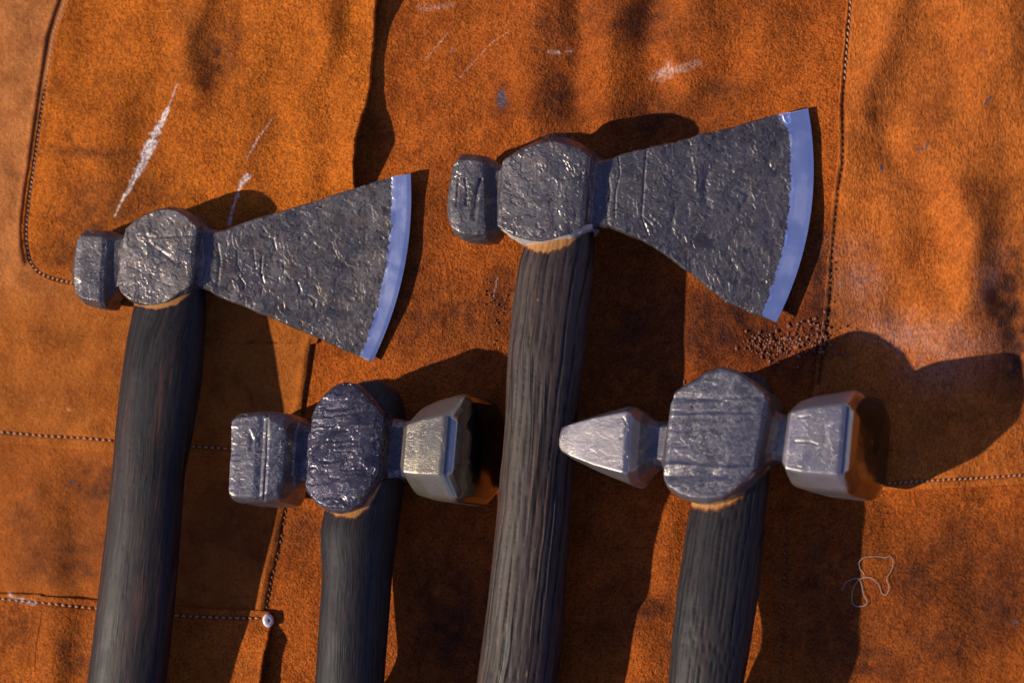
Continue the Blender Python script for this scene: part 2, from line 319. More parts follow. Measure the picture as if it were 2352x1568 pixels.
def tint(x, y, base, sheet=''):
    q = P3(x, y)
    wob = 10 * noise3(q, 24, 31); wob2 = 10 * noise3(q, 24, 47); X, Y = x + wob, y + wob2
    c = np.ones(np.shape(x) + (3,)) * np.array(base)
    mot = fbm(q, 120, 61, 4)
    c = c * (1 + 0.22 * mot)[..., None]
    c = c * (1 - 0.16 * smooth(fbm(q, 45, 71, 3) * 2.0))[..., None]
    def blobs(lst, rgb, f, fn, cap):
        for cx, cy, rx, ry, an, st in lst:
            r_ = max(rx, ry) * 3 + 12; k = near_seg(x, y, cx, cy, cx, cy, r_)
            if not len(k[0]): continue
            e = fn(k, cx, cy, rx, ry, an, st)[..., None]; c[k] = c[k] * (1 - e) + np.array(rgb) * e
    n20 = fbm(q, 20, 5, 2); n14 = fbm(q, 14, 6, 2)
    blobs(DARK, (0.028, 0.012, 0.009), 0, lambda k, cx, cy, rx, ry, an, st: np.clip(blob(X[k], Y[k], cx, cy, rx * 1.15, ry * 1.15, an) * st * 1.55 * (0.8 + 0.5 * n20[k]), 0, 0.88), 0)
    blobs(PALE, (0.36, 0.18, 0.13), 0, lambda k, cx, cy, rx, ry, an, st: np.clip(blob(X[k], Y[k], cx, cy, rx, ry, an) * st * (0.8 + 0.6 * n14[k]), 0, 1), 0)
    for x1, y1, x2, y2, w1, w2, st in CHALK:
        k = near_seg(x, y, x1, y1, x2, y2, 20)
        if not len(k[0]): continue
        d, t = seg_dist(x[k], y[k], x1, y1, x2, y2); t = np.clip(t, 0, 1); qq = q[k]; wd = (w1 + (w2 - w1) * t) * (1.12 + 0.6 * noise3(qq, 9, 12))
        e = np.clip(smooth(1.5 - d / wd * 1.1) * st * np.clip(0.72 + 0.75 * noise3(qq, 4.5, 15), 0, 1), 0, 0.95)[..., None]
        c[k] = c[k] * (1 - e) + np.array((0.74, 0.66, 0.58)) * e
    blobs([g + (1,) for g in GREY], (0.085, 0.07, 0.085), 0, lambda k, cx, cy, rx, ry, an, st: np.clip(smooth(blob(x[k] + noise3(q[k], 5, 3) * 2, y[k], cx, cy, rx, ry, an) * 1.8 - 0.3), 0, .85), 0)
    return c

apron = thing('leather_apron', 'worn orange brown suede apron with stitched pockets, spread under the hatchets and hammers', 'apron')

def polyline(pts, step=None, nsamp=None):
    p = np.array(pts, float)
    # Catmull-Rom resample
    q = np.vstack([2 * p[0] - p[1], p, 2 * p[-1] - p[-2]]); out = []
    for i in range(1, len(q) - 2):
        for t in np.linspace(0, 1, 16, endpoint=False):
            a, b, c, d = q[i - 1], q[i], q[i + 1], q[i + 2]
            out.append(0.5 * ((2 * b) + (c - a) * t + (2 * a - 5 * b + 4 * c - d) * t * t + (3 * b - a - 3 * c + d) * t ** 3))
    out.append(p[-1]); out = np.array(out)
    L = np.concatenate([[0], np.cumsum(np.linalg.norm(np.diff(out, axis=0), axis=1))])
    if nsamp is None: nsamp = max(2, int(round(L[-1] / step)) + 1)
    s = np.linspace(0, L[-1], nsamp)
    return np.stack([np.interp(s, L, out[:, 0]), np.interp(s, L, out[:, 1])], 1)

SEAMS = []   # (points, depth, half width) grooves pressed by the stitching, read by the sheets
def sheet(name, mat, base, Lp, Rp, Tp, Bp, off, lift=None, step=2.8, thick=9, label=None, seams=(), holes=(), base2=None):
    nr = int(max(np.linalg.norm(np.diff(polyline(Lp, 5), axis=0), axis=1).sum(), np.linalg.norm(np.diff(polyline(Rp, 5), axis=0), axis=1).sum()) / step)
    nc = int(max(np.linalg.norm(np.diff(polyline(Tp, 5), axis=0), axis=1).sum(), np.linalg.norm(np.diff(polyline(Bp, 5), axis=0), axis=1).sum()) / step)
    Lc, Rc = polyline(Lp, nsamp=nr), polyline(Rp, nsamp=nr); Tc, Bc = polyline(Tp, nsamp=nc), polyline(Bp, nsamp=nc)
    t = np.linspace(0, 1, nr)[:, None, None]; s = np.linspace(0, 1, nc)[None, :, None]
    P = (1 - t) * Tc[None] + t * Bc[None] + (1 - s) * Lc[:, None] + s * Rc[:, None] \
        - ((1 - s) * (1 - t) * Tc[0] + s * (1 - t) * Tc[-1] + (1 - s) * t * Bc[0] + s * t * Bc[-1])
    x, y = P[..., 0], P[..., 1]
    # slightly ragged cut edge
    nz = noise3(P3(x, y), 22, 77) * 1.6 + noise3(P3(x, y), 7, 78) * 0.7
    em = np.zeros((nr, nc)); em[:, :6] = 1; em[:, -6:] = 1; em[:6] = 1; em[-6:] = 1
    x = x + nz * em; y = y + nz * em * 0.6
    z = H0(x, y) + off
    if lift is not None: z = z + lift(x, y, s[..., 0] + 0 * x, t[..., 0] + 0 * x)
    hole = np.zeros_like(z)
    for pts, dep, hw in seams:
        d = poly_dist(x, y, pts); z = z - dep * np.exp(-(d / hw) ** 2); hole = np.maximum(hole, np.exp(-(d / (hw * 0.9)) ** 2))
    for pth, pit_ in holes:
        for hx, hy in polyline(pth, pit_):
            k = near_seg(x, y, hx, hy, hx, hy, 9)
            if len(k[0]):
                e = np.exp(-(((x[k] - hx) ** 2 + (y[k] - hy) ** 2) / 9.0)); z[k] -= 3.2 * e; hole[k] = np.maximum(hole[k], e * 0.8)
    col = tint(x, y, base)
    if base2: kk = smooth((y - 560) / 200)[..., None]; col = col * (1 - kk + kk * np.array(base2) / np.array(base))
    col = col * (1 - 0.45 * hole[..., None])
    # rounded edge and side wall
    
    G = W(x, y, z)
    def ring(G, col):
        k = thick
        lo = G.copy()
        out = np.zeros((nr + 4, nc + 4, 3)); oc = np.zeros((nr + 4, nc + 4, 3))
        out[2:-2, 2:-2] = G; oc[2:-2, 2:-2] = col
        for a, b, dz in ((1, 2, 3.5), (0, 2, thick)):
            pass
        cen = G[2:-2, 2:-2].mean((0, 1))
        def put(dst, src, dz, grow, dirv):
            v = src.copy(); v[..., 2] -= dz; v[..., :2] += dirv * grow; return v
        # columns
        for side, idx, idx1, idx0, nb in (('l', 0, 1, 0, 1), ('r', -1, -2, -1, -2)):
            e = G[:, idx]; dirv = (e - G[:, nb])[:, :2]; dirv /= np.maximum(np.linalg.norm(dirv, axis=1, keepdims=True), 1e-6)
            out[2:-2, idx1] = put(None, e, 2.2, 1.6, dirv); out[2:-2, idx0] = put(None, e, thick, 1.8, dirv)
            oc[2:-2, idx1] = col[:, idx] * 0.95; oc[2:-2, idx0] = col[:, idx] * 0.8
        for idx, idx1, idx0, nb in ((0, 1, 0, 1), (-1, -2, -1, -2)):
            e = G[idx]; dirv = (e - G[nb])[:, :2]; dirv /= np.maximum(np.linalg.norm(dirv, axis=1, keepdims=True), 1e-6)
            out[idx1, 2:-2] = put(None, e, 2.2, 1.6, dirv); out[idx0, 2:-2] = put(None, e, thick, 1.8, dirv)
            oc[idx1, 2:-2] = col[idx] * 0.95; oc[idx0, 2:-2] = col[idx] * 0.8
        for a in (0, 1, -1, -2):
            for b in (0, 1, -1, -2):
                ra = 2 if a >= 0 else -3; rb = 2 if b >= 0 else -3
                out[a, b] = out[ra, rb]; out[a, b, 2] -= thick if (a in (0, -1) or b in (0, -1)) else 2.2; oc[a, b] = oc[ra, rb]
        return out, oc
    G2, c2 = ring(G, col)
    f = grid_faces(nr + 4, nc + 4)[:, ::-1]
    o = mesh_from(name, G2.reshape(-1, 3), f, mat, apron, colors={'tint': c2.reshape(-1, 3)})
    if label: o['label'] = label
    return o

# seams -----------------------------------------------------------------
SEAM_LEFT = [(158, -60), (148, 5), (136, 40), (122, 85), (112, 150), (101, 220), (88, 310), (80, 370), (70, 440), (62, 510), (62, 560), (70, 600), (92, 626), (125, 640), (170, 650)]
SEAM_B = [(-60, 984), (0, 991), (100, 1000), (200, 1006), (265, 1012), (400, 1022), (530, 1030), (640, 1036)]
SEAM_C = [(-60, 1365), (0, 1374), (100, 1384), (225, 1397), (400, 1412), (500, 1417), (598, 1419)]
SEAM_R = [(1958, -60), (1953, 20), (1947, 90), (1941, 170), (1936, 250), (1938, 330), (1936, 380), (1926, 440), (1918, 520), (1912, 600), (1908, 680), (1900, 760), (1888, 830), (1880, 880)]
SEAM_E = [(1560, 1108), (1760, 1112), (1950, 1112), (2060, 1108), (2150, 1102), (2250, 1097), (2352, 1090), (2450, 1086)]
EDGE_B = [(735, 745), (714, 785), (705, 840), (694, 920), (680, 1000), (663, 1100), (650, 1180), (638, 1250), (617, 1337), (606, 1400)]
SEAM_V = [(x - 9, y) for x, y in EDGE_B]

ORANGE = (0.46, 0.150, 0.022); TAN = (0.41, 0.142, 0.036); DEEP = (0.345, 0.080, 0.0090); REDDISH = (0.43, 0.135, 0.030)
# base sheet, larger than the picture
def baseg():
    xs = np.concatenate([np.arange(-900, -60, 12), np.arange(-60, 560, 8.0), np.arange(560, 1960, 2.9), np.arange(1960, 2420, 3.6), np.arange(2420, 3200, 12)])
    ys = np.concatenate([np.arange(-700, -60, 12), np.arange(-60, 1630, 2.9), np.arange(1630, 2500, 12)])
    x, y = np.meshgrid(xs, ys); z = H0(x, y)
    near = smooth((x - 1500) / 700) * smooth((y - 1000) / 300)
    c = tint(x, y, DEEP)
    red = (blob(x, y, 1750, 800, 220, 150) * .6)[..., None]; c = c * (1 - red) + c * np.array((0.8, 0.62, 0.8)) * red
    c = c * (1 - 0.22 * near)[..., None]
    dv = poly_dist(x, y, [(1806, 1180), (1800, 1350), (1792, 1500), (1786, 1640)]); z = z - 2.5 * np.exp(-(dv / 3.5) ** 2)
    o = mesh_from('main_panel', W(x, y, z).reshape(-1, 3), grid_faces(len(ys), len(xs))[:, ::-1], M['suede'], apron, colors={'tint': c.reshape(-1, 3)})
    return o
base_panel = baseg()

side_panel = sheet('left_panel', M['smooth_leather'], TAN,
    [(-880, -650), (-880, 300), (-880, 1010)], [(800, -650), (770, 300), (735, 745)] + EDGE_B[1:5] + [(676, 1044)],
    [(-880, -650), (0, -650), (800, -650)], [(-880, 1005), (0, 1014), (130, 1026), (265, 1036), (420, 1043), (560, 1046), (676, 1044)],
    8, lift=lambda x, y, s, t: 5 * np.exp(-(poly_dist(x, y, SEAM_V) / 9) ** 2) * (y > 730) + 2.5 * np.exp(-(poly_dist(x, y, [(q[0] - 16, q[1] - 2) for q in SEAM_LEFT[:-4]]) / 7) ** 2),
    seams=[(SEAM_B, 3.0, 3.5), ([(q[0] - 9, q[1]) for q in SEAM_LEFT[:-3]], 6.0, 7.5)], holes=[(SEAM_B, 14.5)], base2=(0.35, 0.100, 0.014), label='smooth tan leather panel at the left')
mid_patch = sheet('pocket_patch', M['smooth_leather'], (0.32, 0.084, 0.011),
    [(-880, 990), (-880, 1400)], [(672, 1030)] + EDGE_B[5:] + [(604, 1410)],
    [(-880, 990), (0, 1000), (300, 1025), (672, 1030)], [(-880, 1385), (0, 1385), (300, 1410), (604, 1410)], 3,
    lift=lambda x, y, s, t: 5 * np.exp(-(poly_dist(x, y, SEAM_V) / 9) ** 2), seams=[(SEAM_V, 0.0, 3)], label='stained leather strip between two stitched seams')
low_patch = sheet('pocket_patch', M['suede'], (0.37, 0.092, 0.010),
    [(-880, 1340), (-880, 2450)], [(618, 1404), (620, 1440), (610, 1483), (602, 1516), (597, 1568), (590, 1700), (570, 2450)],
    [(-880, 1340), (0, 1363), (100, 1370), (220, 1378), (400, 1394), (520, 1400), (618, 1404)], [(-880, 2450), (570, 2450)], 11, step=3.4,
    lift=lambda x, y, s, t: 22 * np.exp(-(1 - s) * 1480 / 34) * smooth((y - 1430) / 60) * (1 - smooth((y - 1700) / 200)),
    seams=[(SEAM_C, 3.0, 3.5)], holes=[(SEAM_C, 15.5)], label='lowest suede pocket patch with a lifted right edge')
def flap_lift(x, y, s, t):
    l = 26 * np.exp(-((y + 20) / 75) ** 2) + 44 * np.exp(-((y - 345) / 95) ** 2) + 3
    return l * np.exp(-np.clip(1 - s, 0, 1) * 700 / 46) + 5 * np.exp(-np.clip(s, 0, 1) * 700 / 22)
flap = sheet('pocket_flap', M['suede'], (0.42, 0.107, 0.009),
    [(176, -300), (166, -60), (154, 5), (142, 40), (128, 85), (112, 150), (97, 220), (82, 310), (72, 370), (60, 440), (51, 520), (54, 560), (62, 598)],
    [(880, -300), (868, -60), (862, 0), (857, 60), (853, 130), (848, 190), (838, 240), (822, 290), (812, 340), (809, 390), (812, 440), (800, 520), (770, 650), (740, 745)],
    [(176, -300), (500, -300), (880, -300)], [(62, 598), (84, 628), (120, 646), (165, 656), (300, 676), (480, 680), (620, 715), (740, 745)], 15, lift=flap_lift, step=2.6,
    seams=[(SEAM_LEFT, 3.5, 4.0)], holes=[(SEAM_LEFT, 11.0)], label='big orange suede pocket flap with chalk marks')
right_panel = sheet('right_panel', M['hairy_leather'], (0.385, 0.101, 0.014),
    [(1962, -300), (1952, -60), (1944, 20), (1938, 90), (1932, 170), (1927, 250), (1927, 330), (1924, 380), (1914, 440), (1908, 520), (1902, 600), (1896, 680), (1888, 760), (1876, 830), (1868, 900), (1850, 1000), (1835, 1116)],
    [(3150, -300), (3150, 1100)], [(1962, -300), (3150, -300)],
    [(1835, 1116), (1950, 1123), (2060, 1121), (2150, 1117), (2250, 1112), (2352, 1106), (2600, 1095), (3150, 1090)], 7,
    seams=[(SEAM_R, 4.0, 4.5), (SEAM_E, 2.5, 3.5)], holes=[(SEAM_R, 14.5), (SEAM_E, 12.5)], label='finer napped leather panel at the right')

# stitches: one shared twisted-thread mesh, a copy for each stitch
def stitch_mesh(name, mat, L=4.5, r=2.3):
    vs, fs = [], []
    nseg, nr_ = 8, 8
    for i in range(nseg + 1):
        t = i / nseg; x = (t - 0.5) * 2 * L; rr = r * math.sqrt(max(0.02, 1 - (2 * t - 1) ** 4))
        for j in range(nr_):
            a = 2 * math.pi * j / nr_ + t * 3; k = rr * (1 + 0.22 * math.cos(2 * (2 * math.pi * j / nr_)))
            vs.append((x, k * math.cos(a) + 0.9 * math.sin((t - .5) * 3), k * math.sin(a) * 0.8 - 1.6 * (2 * t - 1) ** 2))
    for i in range(nseg):
        for j in range(nr_):
            fs.append((i * nr_ + j, i * nr_ + (j + 1) % nr_, (i + 1) * nr_ + (j + 1) % nr_, (i + 1) * nr_ + j))
    fs.append(tuple(range(nr_))[::-1]); fs.append(tuple(nseg * nr_ + j for j in range(nr_)))
    me = bpy.data.meshes.new(name); me.from_pydata([tuple(c * S for c in v) for v in vs], [], fs); me.materials.append(mat)
    for p in me.polygons: p.use_smooth = True
    return me
ST_L, ST_D = stitch_mesh('stitch', M['thread']), stitch_mesh('stitch_dark', M['thread_dark'])
def stitches(path, parent, off, pitch=11.5, me=ST_L, lo=-1e9, hi=1e9, axis=1, scale=1.0, skip=0.0, twist=0.22, lift=0):
    pts = polyline(path, pitch)
    for k in range(len(pts) - 1):
        a, b = pts[k], pts[k + 1]; c = (a + b) / 2
        if not (lo <= c[axis] <= hi) or random.random() < skip: continue
        z = float(H0(np.array([c[0]]), np.array([c[1]]))[0]) + off + lift
        A, B = W(a[0], a[1], z), W(b[0], b[1], z); d = B - A; p = (A + B) / 2 * S
        o = bpy.data.objects.new('stitch', me); COL.objects.link(o); o.parent = parent
        o.location = tuple(p); o.rotation_euler = (random.uniform(-.3, .3), 0, math.atan2(d[1], d[0]) + twist + random.uniform(-.1, .1))
        o.scale = (scale * random.uniform(.85, 1.08), scale * random.uniform(.85, 1.15), scale)
stitches(SEAM_LEFT, flap, 16.5, 11.0, hi=652, lo=-20, twist=0.2, lift=-1.5)
stitches(SEAM_B, side_panel, 7.5, 14.5, axis=0, lo=-20, hi=600, scale=1.15, twist=-0.35)
stitches(SEAM_C, low_patch, 10.5, 15.5, axis=0, lo=-20, hi=600, scale=1.15, twist=-0.3)
stitches([(x + 5, y) for x, y in EDGE_B], side_panel, 1.5, 14, me=ST_D, lo=760, hi=1030, skip=0.2, scale=1.0)
stitches([(x + 5, y) for x, y in EDGE_B], mid_patch, 1.5, 14, me=ST_D, lo=1150, hi=1400, skip=0.15, scale=1.0)
stitches(SEAM_R, right_panel, 6.0, 14.5, lo=-20, hi=190, scale=1.05, twist=0.12, lift=-1.5)
stitches(SEAM_R, right_panel, 4.0, 14.5, me=ST_D, lo=190, hi=860, scale=0.7, twist=0.12, skip=0.7, lift=-1.2)
stitches(SEAM_E, right_panel, 6.5, 12.5, axis=0, lo=1880, hi=2380, scale=0.85, twist=0.1)
stitches([(1806, 1180), (1800, 1350), (1792, 1500), (1786, 1580)], base_panel, 0, 14, me=ST_D, scale=0.7, skip=0.2)

# rivet ------------------------------------------------------------------
def lathe(name, prof, mat, parent, nseg=32, center=(0, 0, 0), tilt=(0, 0, 0), sx=1, sy=1):
    vs, fs = [], []
    for r_, z_ in prof:
        for j in range(nseg):
            a = 2 * math.pi * j / nseg; vs.append((r_ * math.cos(a) * sx, r_ * math.sin(a) * sy, z_))
    for i in range(len(prof) - 1):
        for j in range(nseg): fs.append((i * nseg + j, i * nseg + (j + 1) % nseg, (i + 1) * nseg + (j + 1) % nseg, (i + 1) * nseg + j))
    fs.append(tuple((len(prof) - 1) * nseg + j for j in range(nseg)))
    me = bpy.data.meshes.new(name); me.from_pydata([tuple(c * S for c in v) for v in vs], [], fs); me.materials.append(mat)
    for p in me.polygons: p.use_smooth = True
    o = bpy.data.objects.new(name, me); COL.objects.link(o); o.parent = parent; o.location = tuple(np.array(center) * S); o.rotation_euler = tilt
    return o
rz = float(H0(np.array([616.]), np.array([1424.]))[0]) + 17
rv = lathe('rivet', [(15, -7), (16, 0), (15.4, 2.6), (13, 4.2), (9, 4.8), (4, 4.4), (0.3, 4.2)], M['rivet'], low_patch, center=W(616, 1424, rz), tilt=(0.05, 0.55, 0.15), sx=0.80)
rc = lathe('rivet_centre', [(6.4, 3.8), (5.6, 5.0), (3, 5.6), (0.3, 5.8)], M['rust'], None, center=W(615, 1425, rz), tilt=(0.05, 0.55, 0.15), sx=0.75)
rc.parent = low_patch; rc['label'] = 'rusty orange centre of the rivet'

# ------------------------------------------------------------------ forged heads
def section(cv, ch, ztop=1.0, nt_=120, nch=10, ns=14, nb=44):
    """chamfered unit rectangle, counter-clockwise from the top-left corner; cv, ch = chamfer as fraction of half width / half height"""
    a = [(-1 + cv, 1)]; pts = []
    corners = [(1 - cv, 1), (1, 1 - ch), (1, -1 + ch), (1 - cv, -1), (-1 + cv, -1), (-1, -1 + ch), (-1, 1 - ch), (-1 + cv, 1)]
    prev = (-1 + cv, 1)
    for c, k in zip(corners, (nt_, nch, ns, nch, nb, nch, ns, nch)):
        for t in np.arange(k) / k: pts.append((prev[0] + (c[0] - prev[0]) * t, prev[1] + (c[1] - prev[1]) * t))
        prev = c
    return np.array(pts)
def head(name_prefix, rows, step=2.0, roll=0.0, smooth_it=2, nt_=120, disp=None, lean=None):
    """rows: T(x,y) B(x,y) h zc cv ch bow ; v=-1 at the upper rim of the picture, +1 at the lower"""
    A = np.array(rows, float)
    seg = np.abs(np.diff(A, axis=0)); le = np.maximum(np.hypot(seg[:, 0], seg[:, 1]), np.hypot(seg[:, 2], seg[:, 3])) + seg[:, 4] * 1.0 + 0.01
    cum = np.concatenate([[0], np.cumsum(le)]); N = int(cum[-1] / step); s = np.linspace(0, cum[-1], N)
    I = np.stack([np.interp(s, cum, A[:, k]) for k in range(A.shape[1])], 1)
    for _ in range(smooth_it): I[1:-1] = (I[:-2] + 2 * I[1:-1] + I[2:]) / 4
    G = []; V = []; rp = np.interp(s, cum, np.arange(len(rows)))
    for ri, r in enumerate(I):
        tx, ty, bx, by, h, zc, cv, ch, bow = r
        sec = section(cv, ch, nt_=nt_)
        T = W(tx, ty, zc); B = W(bx, by, zc); C = (T + B) / 2; hv = (B - T) / 2
        lv = np.linalg.norm(hv); ev = hv / max(lv, 1e-6); eu = np.array((-ev[1], ev[0], 0)); ez = np.array((0, 0, 1.0))
        vv, zz = sec[:, 0] * lv, sec[:, 1] * h
        cr, sr = math.cos(roll), math.sin(roll)
        v2, z2 = vv * cr + zz * sr, -vv * sr + zz * cr
        lk = lean(rp[ri]) if lean else 0.0
        G.append(C - (z2 * lk)[:, None] * eu + v2[:, None] * ev + z2[:, None] * ez + (bow * (1 - np.clip(sec[:, 0], -1, 1) ** 2))[:, None] * eu); V.append(sec)
    G = np.array(G); V = np.array(V)
    for _ in range(smooth_it + 1): G[:, :] = (np.roll(G, 1, 1) + 4 * G + np.roll(G, -1, 1)) / 6
    nr_, nc_ = G.shape[:2]
    nn = grid_normals(G, True)
    # orientation check: top face normal must look up
    if nn[nr_ // 2, nt_ // 2, 2] < 0: nn = -nn; flip = True
    else: flip = False
    sta = np.broadcast_to((s / s[-1] * (len(rows) - 1))[:, None] * 0, (nr_, nc_)).copy()
    rowpos = np.interp(s, cum, np.arange(len(rows)))[:, None] + np.zeros((1, nc_))
    if disp is not None: G = G + nn * disp(G, V, rowpos, nn)[..., None]
    nn2 = grid_normals(G, True); nn2 = -nn2 if flip else nn2
    return dict(G=G, n=nn2, row=rowpos, V=V, flip=flip)
def pieces(hd, spec, parent, caps=(True, True)):
    """spec: list of (name, mask(row,V,G) on faces, material, parent_index or None, label)"""
    G, nn, row, V = hd['G'], hd['n'], hd['row'], hd['V']; nr_, nc_ = G.shape[:2]
    co = G.reshape(-1, 3); f = grid_faces(nr_, nc_, True)
    if not hd['flip']: pass
    allv = np.vstack([co, G[0].mean(0), G[-1].mean(0)])
    i0, i1 = len(co), len(co) + 1; j = np.arange(nc_)
    e0 = G[1].mean(0) ; d0 = G[0].mean(0) - G[3].mean(0); d1 = G[-1].mean(0) - G[-4].mean(0)
    nrm = np.vstack([nn.reshape(-1, 3), d0 / max(np.linalg.norm(d0), 1e-6), d1 / max(np.linalg.norm(d1), 1e-6)])
    c0 = np.stack([j, np.full(nc_, i0), (j + 1) % nc_, np.full(nc_, -1)], 1); c1 = np.stack([(nr_ - 1) * nc_ + j, (nr_ - 1) * nc_ + (j + 1) % nc_, np.full(nc_, i1), np.full(nc_, -1)], 1)
    F = np.vstack([f, c0, c1])
    rf = np.concatenate([row[:-1].ravel(), np.zeros(nc_), np.full(nc_, row.max())])
    vf = np.concatenate([V[:-1].reshape(-1, 2), V[0], V[-1]])
    cen = np.concatenate([G[:-1].reshape(-1, 3), G[0], G[-1]])
    if not hd['flip']: F2 = F.copy()
    else:
        F2 = F.copy(); q = F[:, 3] >= 0; F2[q] = F[q][:, ::-1]; F2[~q, 0], F2[~q, 1] = F[~q, 1], F[~q, 0]
    # test winding against normals
    a, b, c = allv[F2[1000, 0]], allv[F2[1000, 1]], allv[F2[1000, 2]]
    if np.dot(np.cross(b - a, c - a), nrm[F2[1000, 0]]) < 0:
        q = F2[:, 3] >= 0; T = F2.copy(); T[q] = F2[q][:, ::-1]; T[~q, 0], T[~q, 1] = F2[~q, 1], F2[~q, 0]; F2 = T
    taken = np.zeros(len(F2), bool); objs = []
    for nm, mask, mat, par, lab in spec:
        mk = mask(rf, vf, cen) & ~taken; taken |= mk
        ff = F2[mk]; used = np.unique(ff[ff >= 0]); mp = np.full(len(allv), -1); mp[used] = np.arange(len(used))
        f3 = np.where(ff >= 0, mp[np.maximum(ff, 0)], -1)
        p = parent if par is None else objs[par]
        o = mesh_from(nm, allv[used], f3, mat, p, normals=nrm[used])
        if lab: o['label'] = lab
        objs.append(o)
    return objs
def marks(G, lst):
    px_, py_ = proj(G); d = np.zeros(px_.shape)
    for pts, dep, wd in lst: d -= dep * np.exp(-(poly_dist(px_, py_, pts, 25) / wd) ** 2)
    return d * (G[..., 2] > 20)
def scale_disp(amount=1.0, seed=0, plates=1.6, dents=2.2, mask=None, streak=None, cuts=None):
    def f(G, V, row, nn):
        q = G.copy()
        if streak is not None: q = q * np.array(streak)
        d = fbm(G, 120, seed, 2) * dents * 1.8 + noise3(G, 45, seed + 5) * dents * 0.5
        pl = fbm(q, 42, seed + 11, 5); d = d + (smooth((pl - 0.02) / 0.025) + smooth((pl - 0.24) / 0.025) - smooth((-0.2 - pl) / 0.03)) * plates * 0.95
        where = smooth((fbm(G, 70, seed + 31, 2) + 0.0) / 0.25)
        d = d + fbm(q, 14, seed + 23, 3) * 1.3 * (0.03 + 0.6 * where)
        pit = noise3(q, 10, seed + 55); d = d - smooth((pit - 0.6) / 0.15) * 1.1
        m = amount if mask is None else amount * mask(G, V, row)
        return d * m + (marks(G, cuts) if cuts else 0)
    return f

# handle -------------------------------------------------------------------
def handle(name, pts, mat, parent, zratio=0.62, tip=None, raw=None, seed=1, groove=0.8, wl=9, step=3.0):
    """pts: (y, xl, xr, zc) down the picture; starts above the head (hidden inside it) and runs out of the picture"""
    A = np.array(pts, float); Y = np.arange(A[0, 0], A[-1, 0], step); 
    I = np.stack([np.interp(Y, A[:, 0], A[:, k]) for k in range(4)], 1)
    for _ in range(60): I[1:-1] = (I[:-2] + 2 * I[1:-1] + I[2:]) / 4
    Y = I[:, 0] if False else Y
    nseg = 144; ang = np.linspace(0, 2 * math.pi, nseg, endpoint=False)
    C = W((I[:, 1] + I[:, 2]) / 2, Y, I[:, 3]); Lw = W(I[:, 1], Y, I[:, 3]); hw = np.linalg.norm(C - Lw, axis=1)
    tan = np.gradient(C, axis=0); tan /= np.linalg.norm(tan, axis=1, keepdims=True)
    side = np.cross(tan, np.array((0, 0, 1.0))); side /= np.linalg.norm(side, axis=1, keepdims=True); upv = np.cross(side, tan)
    ca = np.sign(np.cos(ang)) * np.abs(np.cos(ang)) ** 0.92; sa = np.sign(np.sin(ang)) * np.abs(np.sin(ang)) ** 0.92
    end = np.ones(len(Y)); k = np.arange(len(Y)); e = 6; end[:e] = np.sqrt(1 - (1 - (k[:e] + 0.5) / e) ** 2) * 0.25 + 0.75
    G = C[:, None] + (hw * end)[:, None, None] * ca[None, :, None] * side[:, None] + (hw * end * zratio)[:, None, None] * sa[None, :, None] * upv[:, None]
    nn = grid_normals(G, True)
    outw = G - C[:, None]; sg = np.sign((nn * outw).sum(-1, keepdims=True)); nn = nn * sg
    arc = ang[None] * hw[:, None] * 0.85; ln = np.concatenate([[0], np.cumsum(np.linalg.norm(np.diff(C, axis=0), axis=1))])[:, None] + 0 * arc
    # growth rings: grooves follow planes through the wood so they run and curve along the handle
    loc = np.stack([(G - C[:, None]) @ np.array((1., 0, 0)) + ln * 0.03, (G - C[:, None])[..., 2] * 0.5, ln * 0.02], -1)
    wob = fbm(np.stack([ln * 0.006, arc * 0.008, 0 * ln], -1), 1.0, seed + 3, 2) * 9
    ph = (loc[..., 0] + wob) / wl
    ring = np.abs((ph % 1.0) - 0.5) * 2; gro = smooth((0.26 - ring) / 0.2) * (0.72 + 0.28 * smooth(noise3(np.stack([np.floor(ph) * 7.3, ln * 0.02, 0 * ln], -1), 1.0, seed + 8) * 1.5 + .6))
    pores = smooth((noise3(np.stack([arc / 2.0, ln / 22.0, 0 * ln], -1), 1.0, seed + 9) - 0.3) / 0.3)
    d = -gro * groove * (0.8 + 0.4 * noise3(np.stack([arc, ln, 0 * ln], -1), 3.5, seed)) * 1.2 - pores * 0.22 + fbm(G, 110, seed + 2, 2) * 1.2
    G = G + nn * d[..., None]
    col = np.zeros(G.shape)
    col[..., 1] = np.clip(gro * min(1, groove * 0.75) + pores * 0.35, 0, 1)
    if raw is not None:
        y0, ln_raw = raw; yy = Y[:, None] + 0 * arc
        px_, py_ = proj(G); yl = np.interp(px_, [p[0] for p in y0], [p[1] for p in y0]); yy = py_; col[..., 0] = np.clip(1.05 - (yy - yl) / ln_raw, 0, 1.2) * smooth((yy - yl + 70) / 20)
    co = np.vstack([G.reshape(-1, 3), C[0:1], C[-1:]]); f = grid_faces(len(Y), nseg, True); j = np.arange(nseg)
    F = np.vstack([f, np.stack([j, np.full(nseg, len(co) - 2), (j + 1) % nseg, np.full(nseg, -1)], 1)[:, [0, 2, 1, 3]], np.stack([(len(Y) - 1) * nseg + j, (j + 1) % nseg + (len(Y) - 1) * nseg, np.full(nseg, len(co) - 1), np.full(nseg, -1)], 1)])
    grain = np.stack([arc + wob * 0.8, ln, 0 * ln + seed * 50], -1).reshape(-1, 3); grain = np.vstack([grain, grain[:1], grain[-1:]])
    cc = np.vstack([col.reshape(-1, 3), [[0, 0, 0]], [[0, 0, 0]]])
    return mesh_from(name, co, F, mat, parent, colors={'tint': cc}, uv=grain)

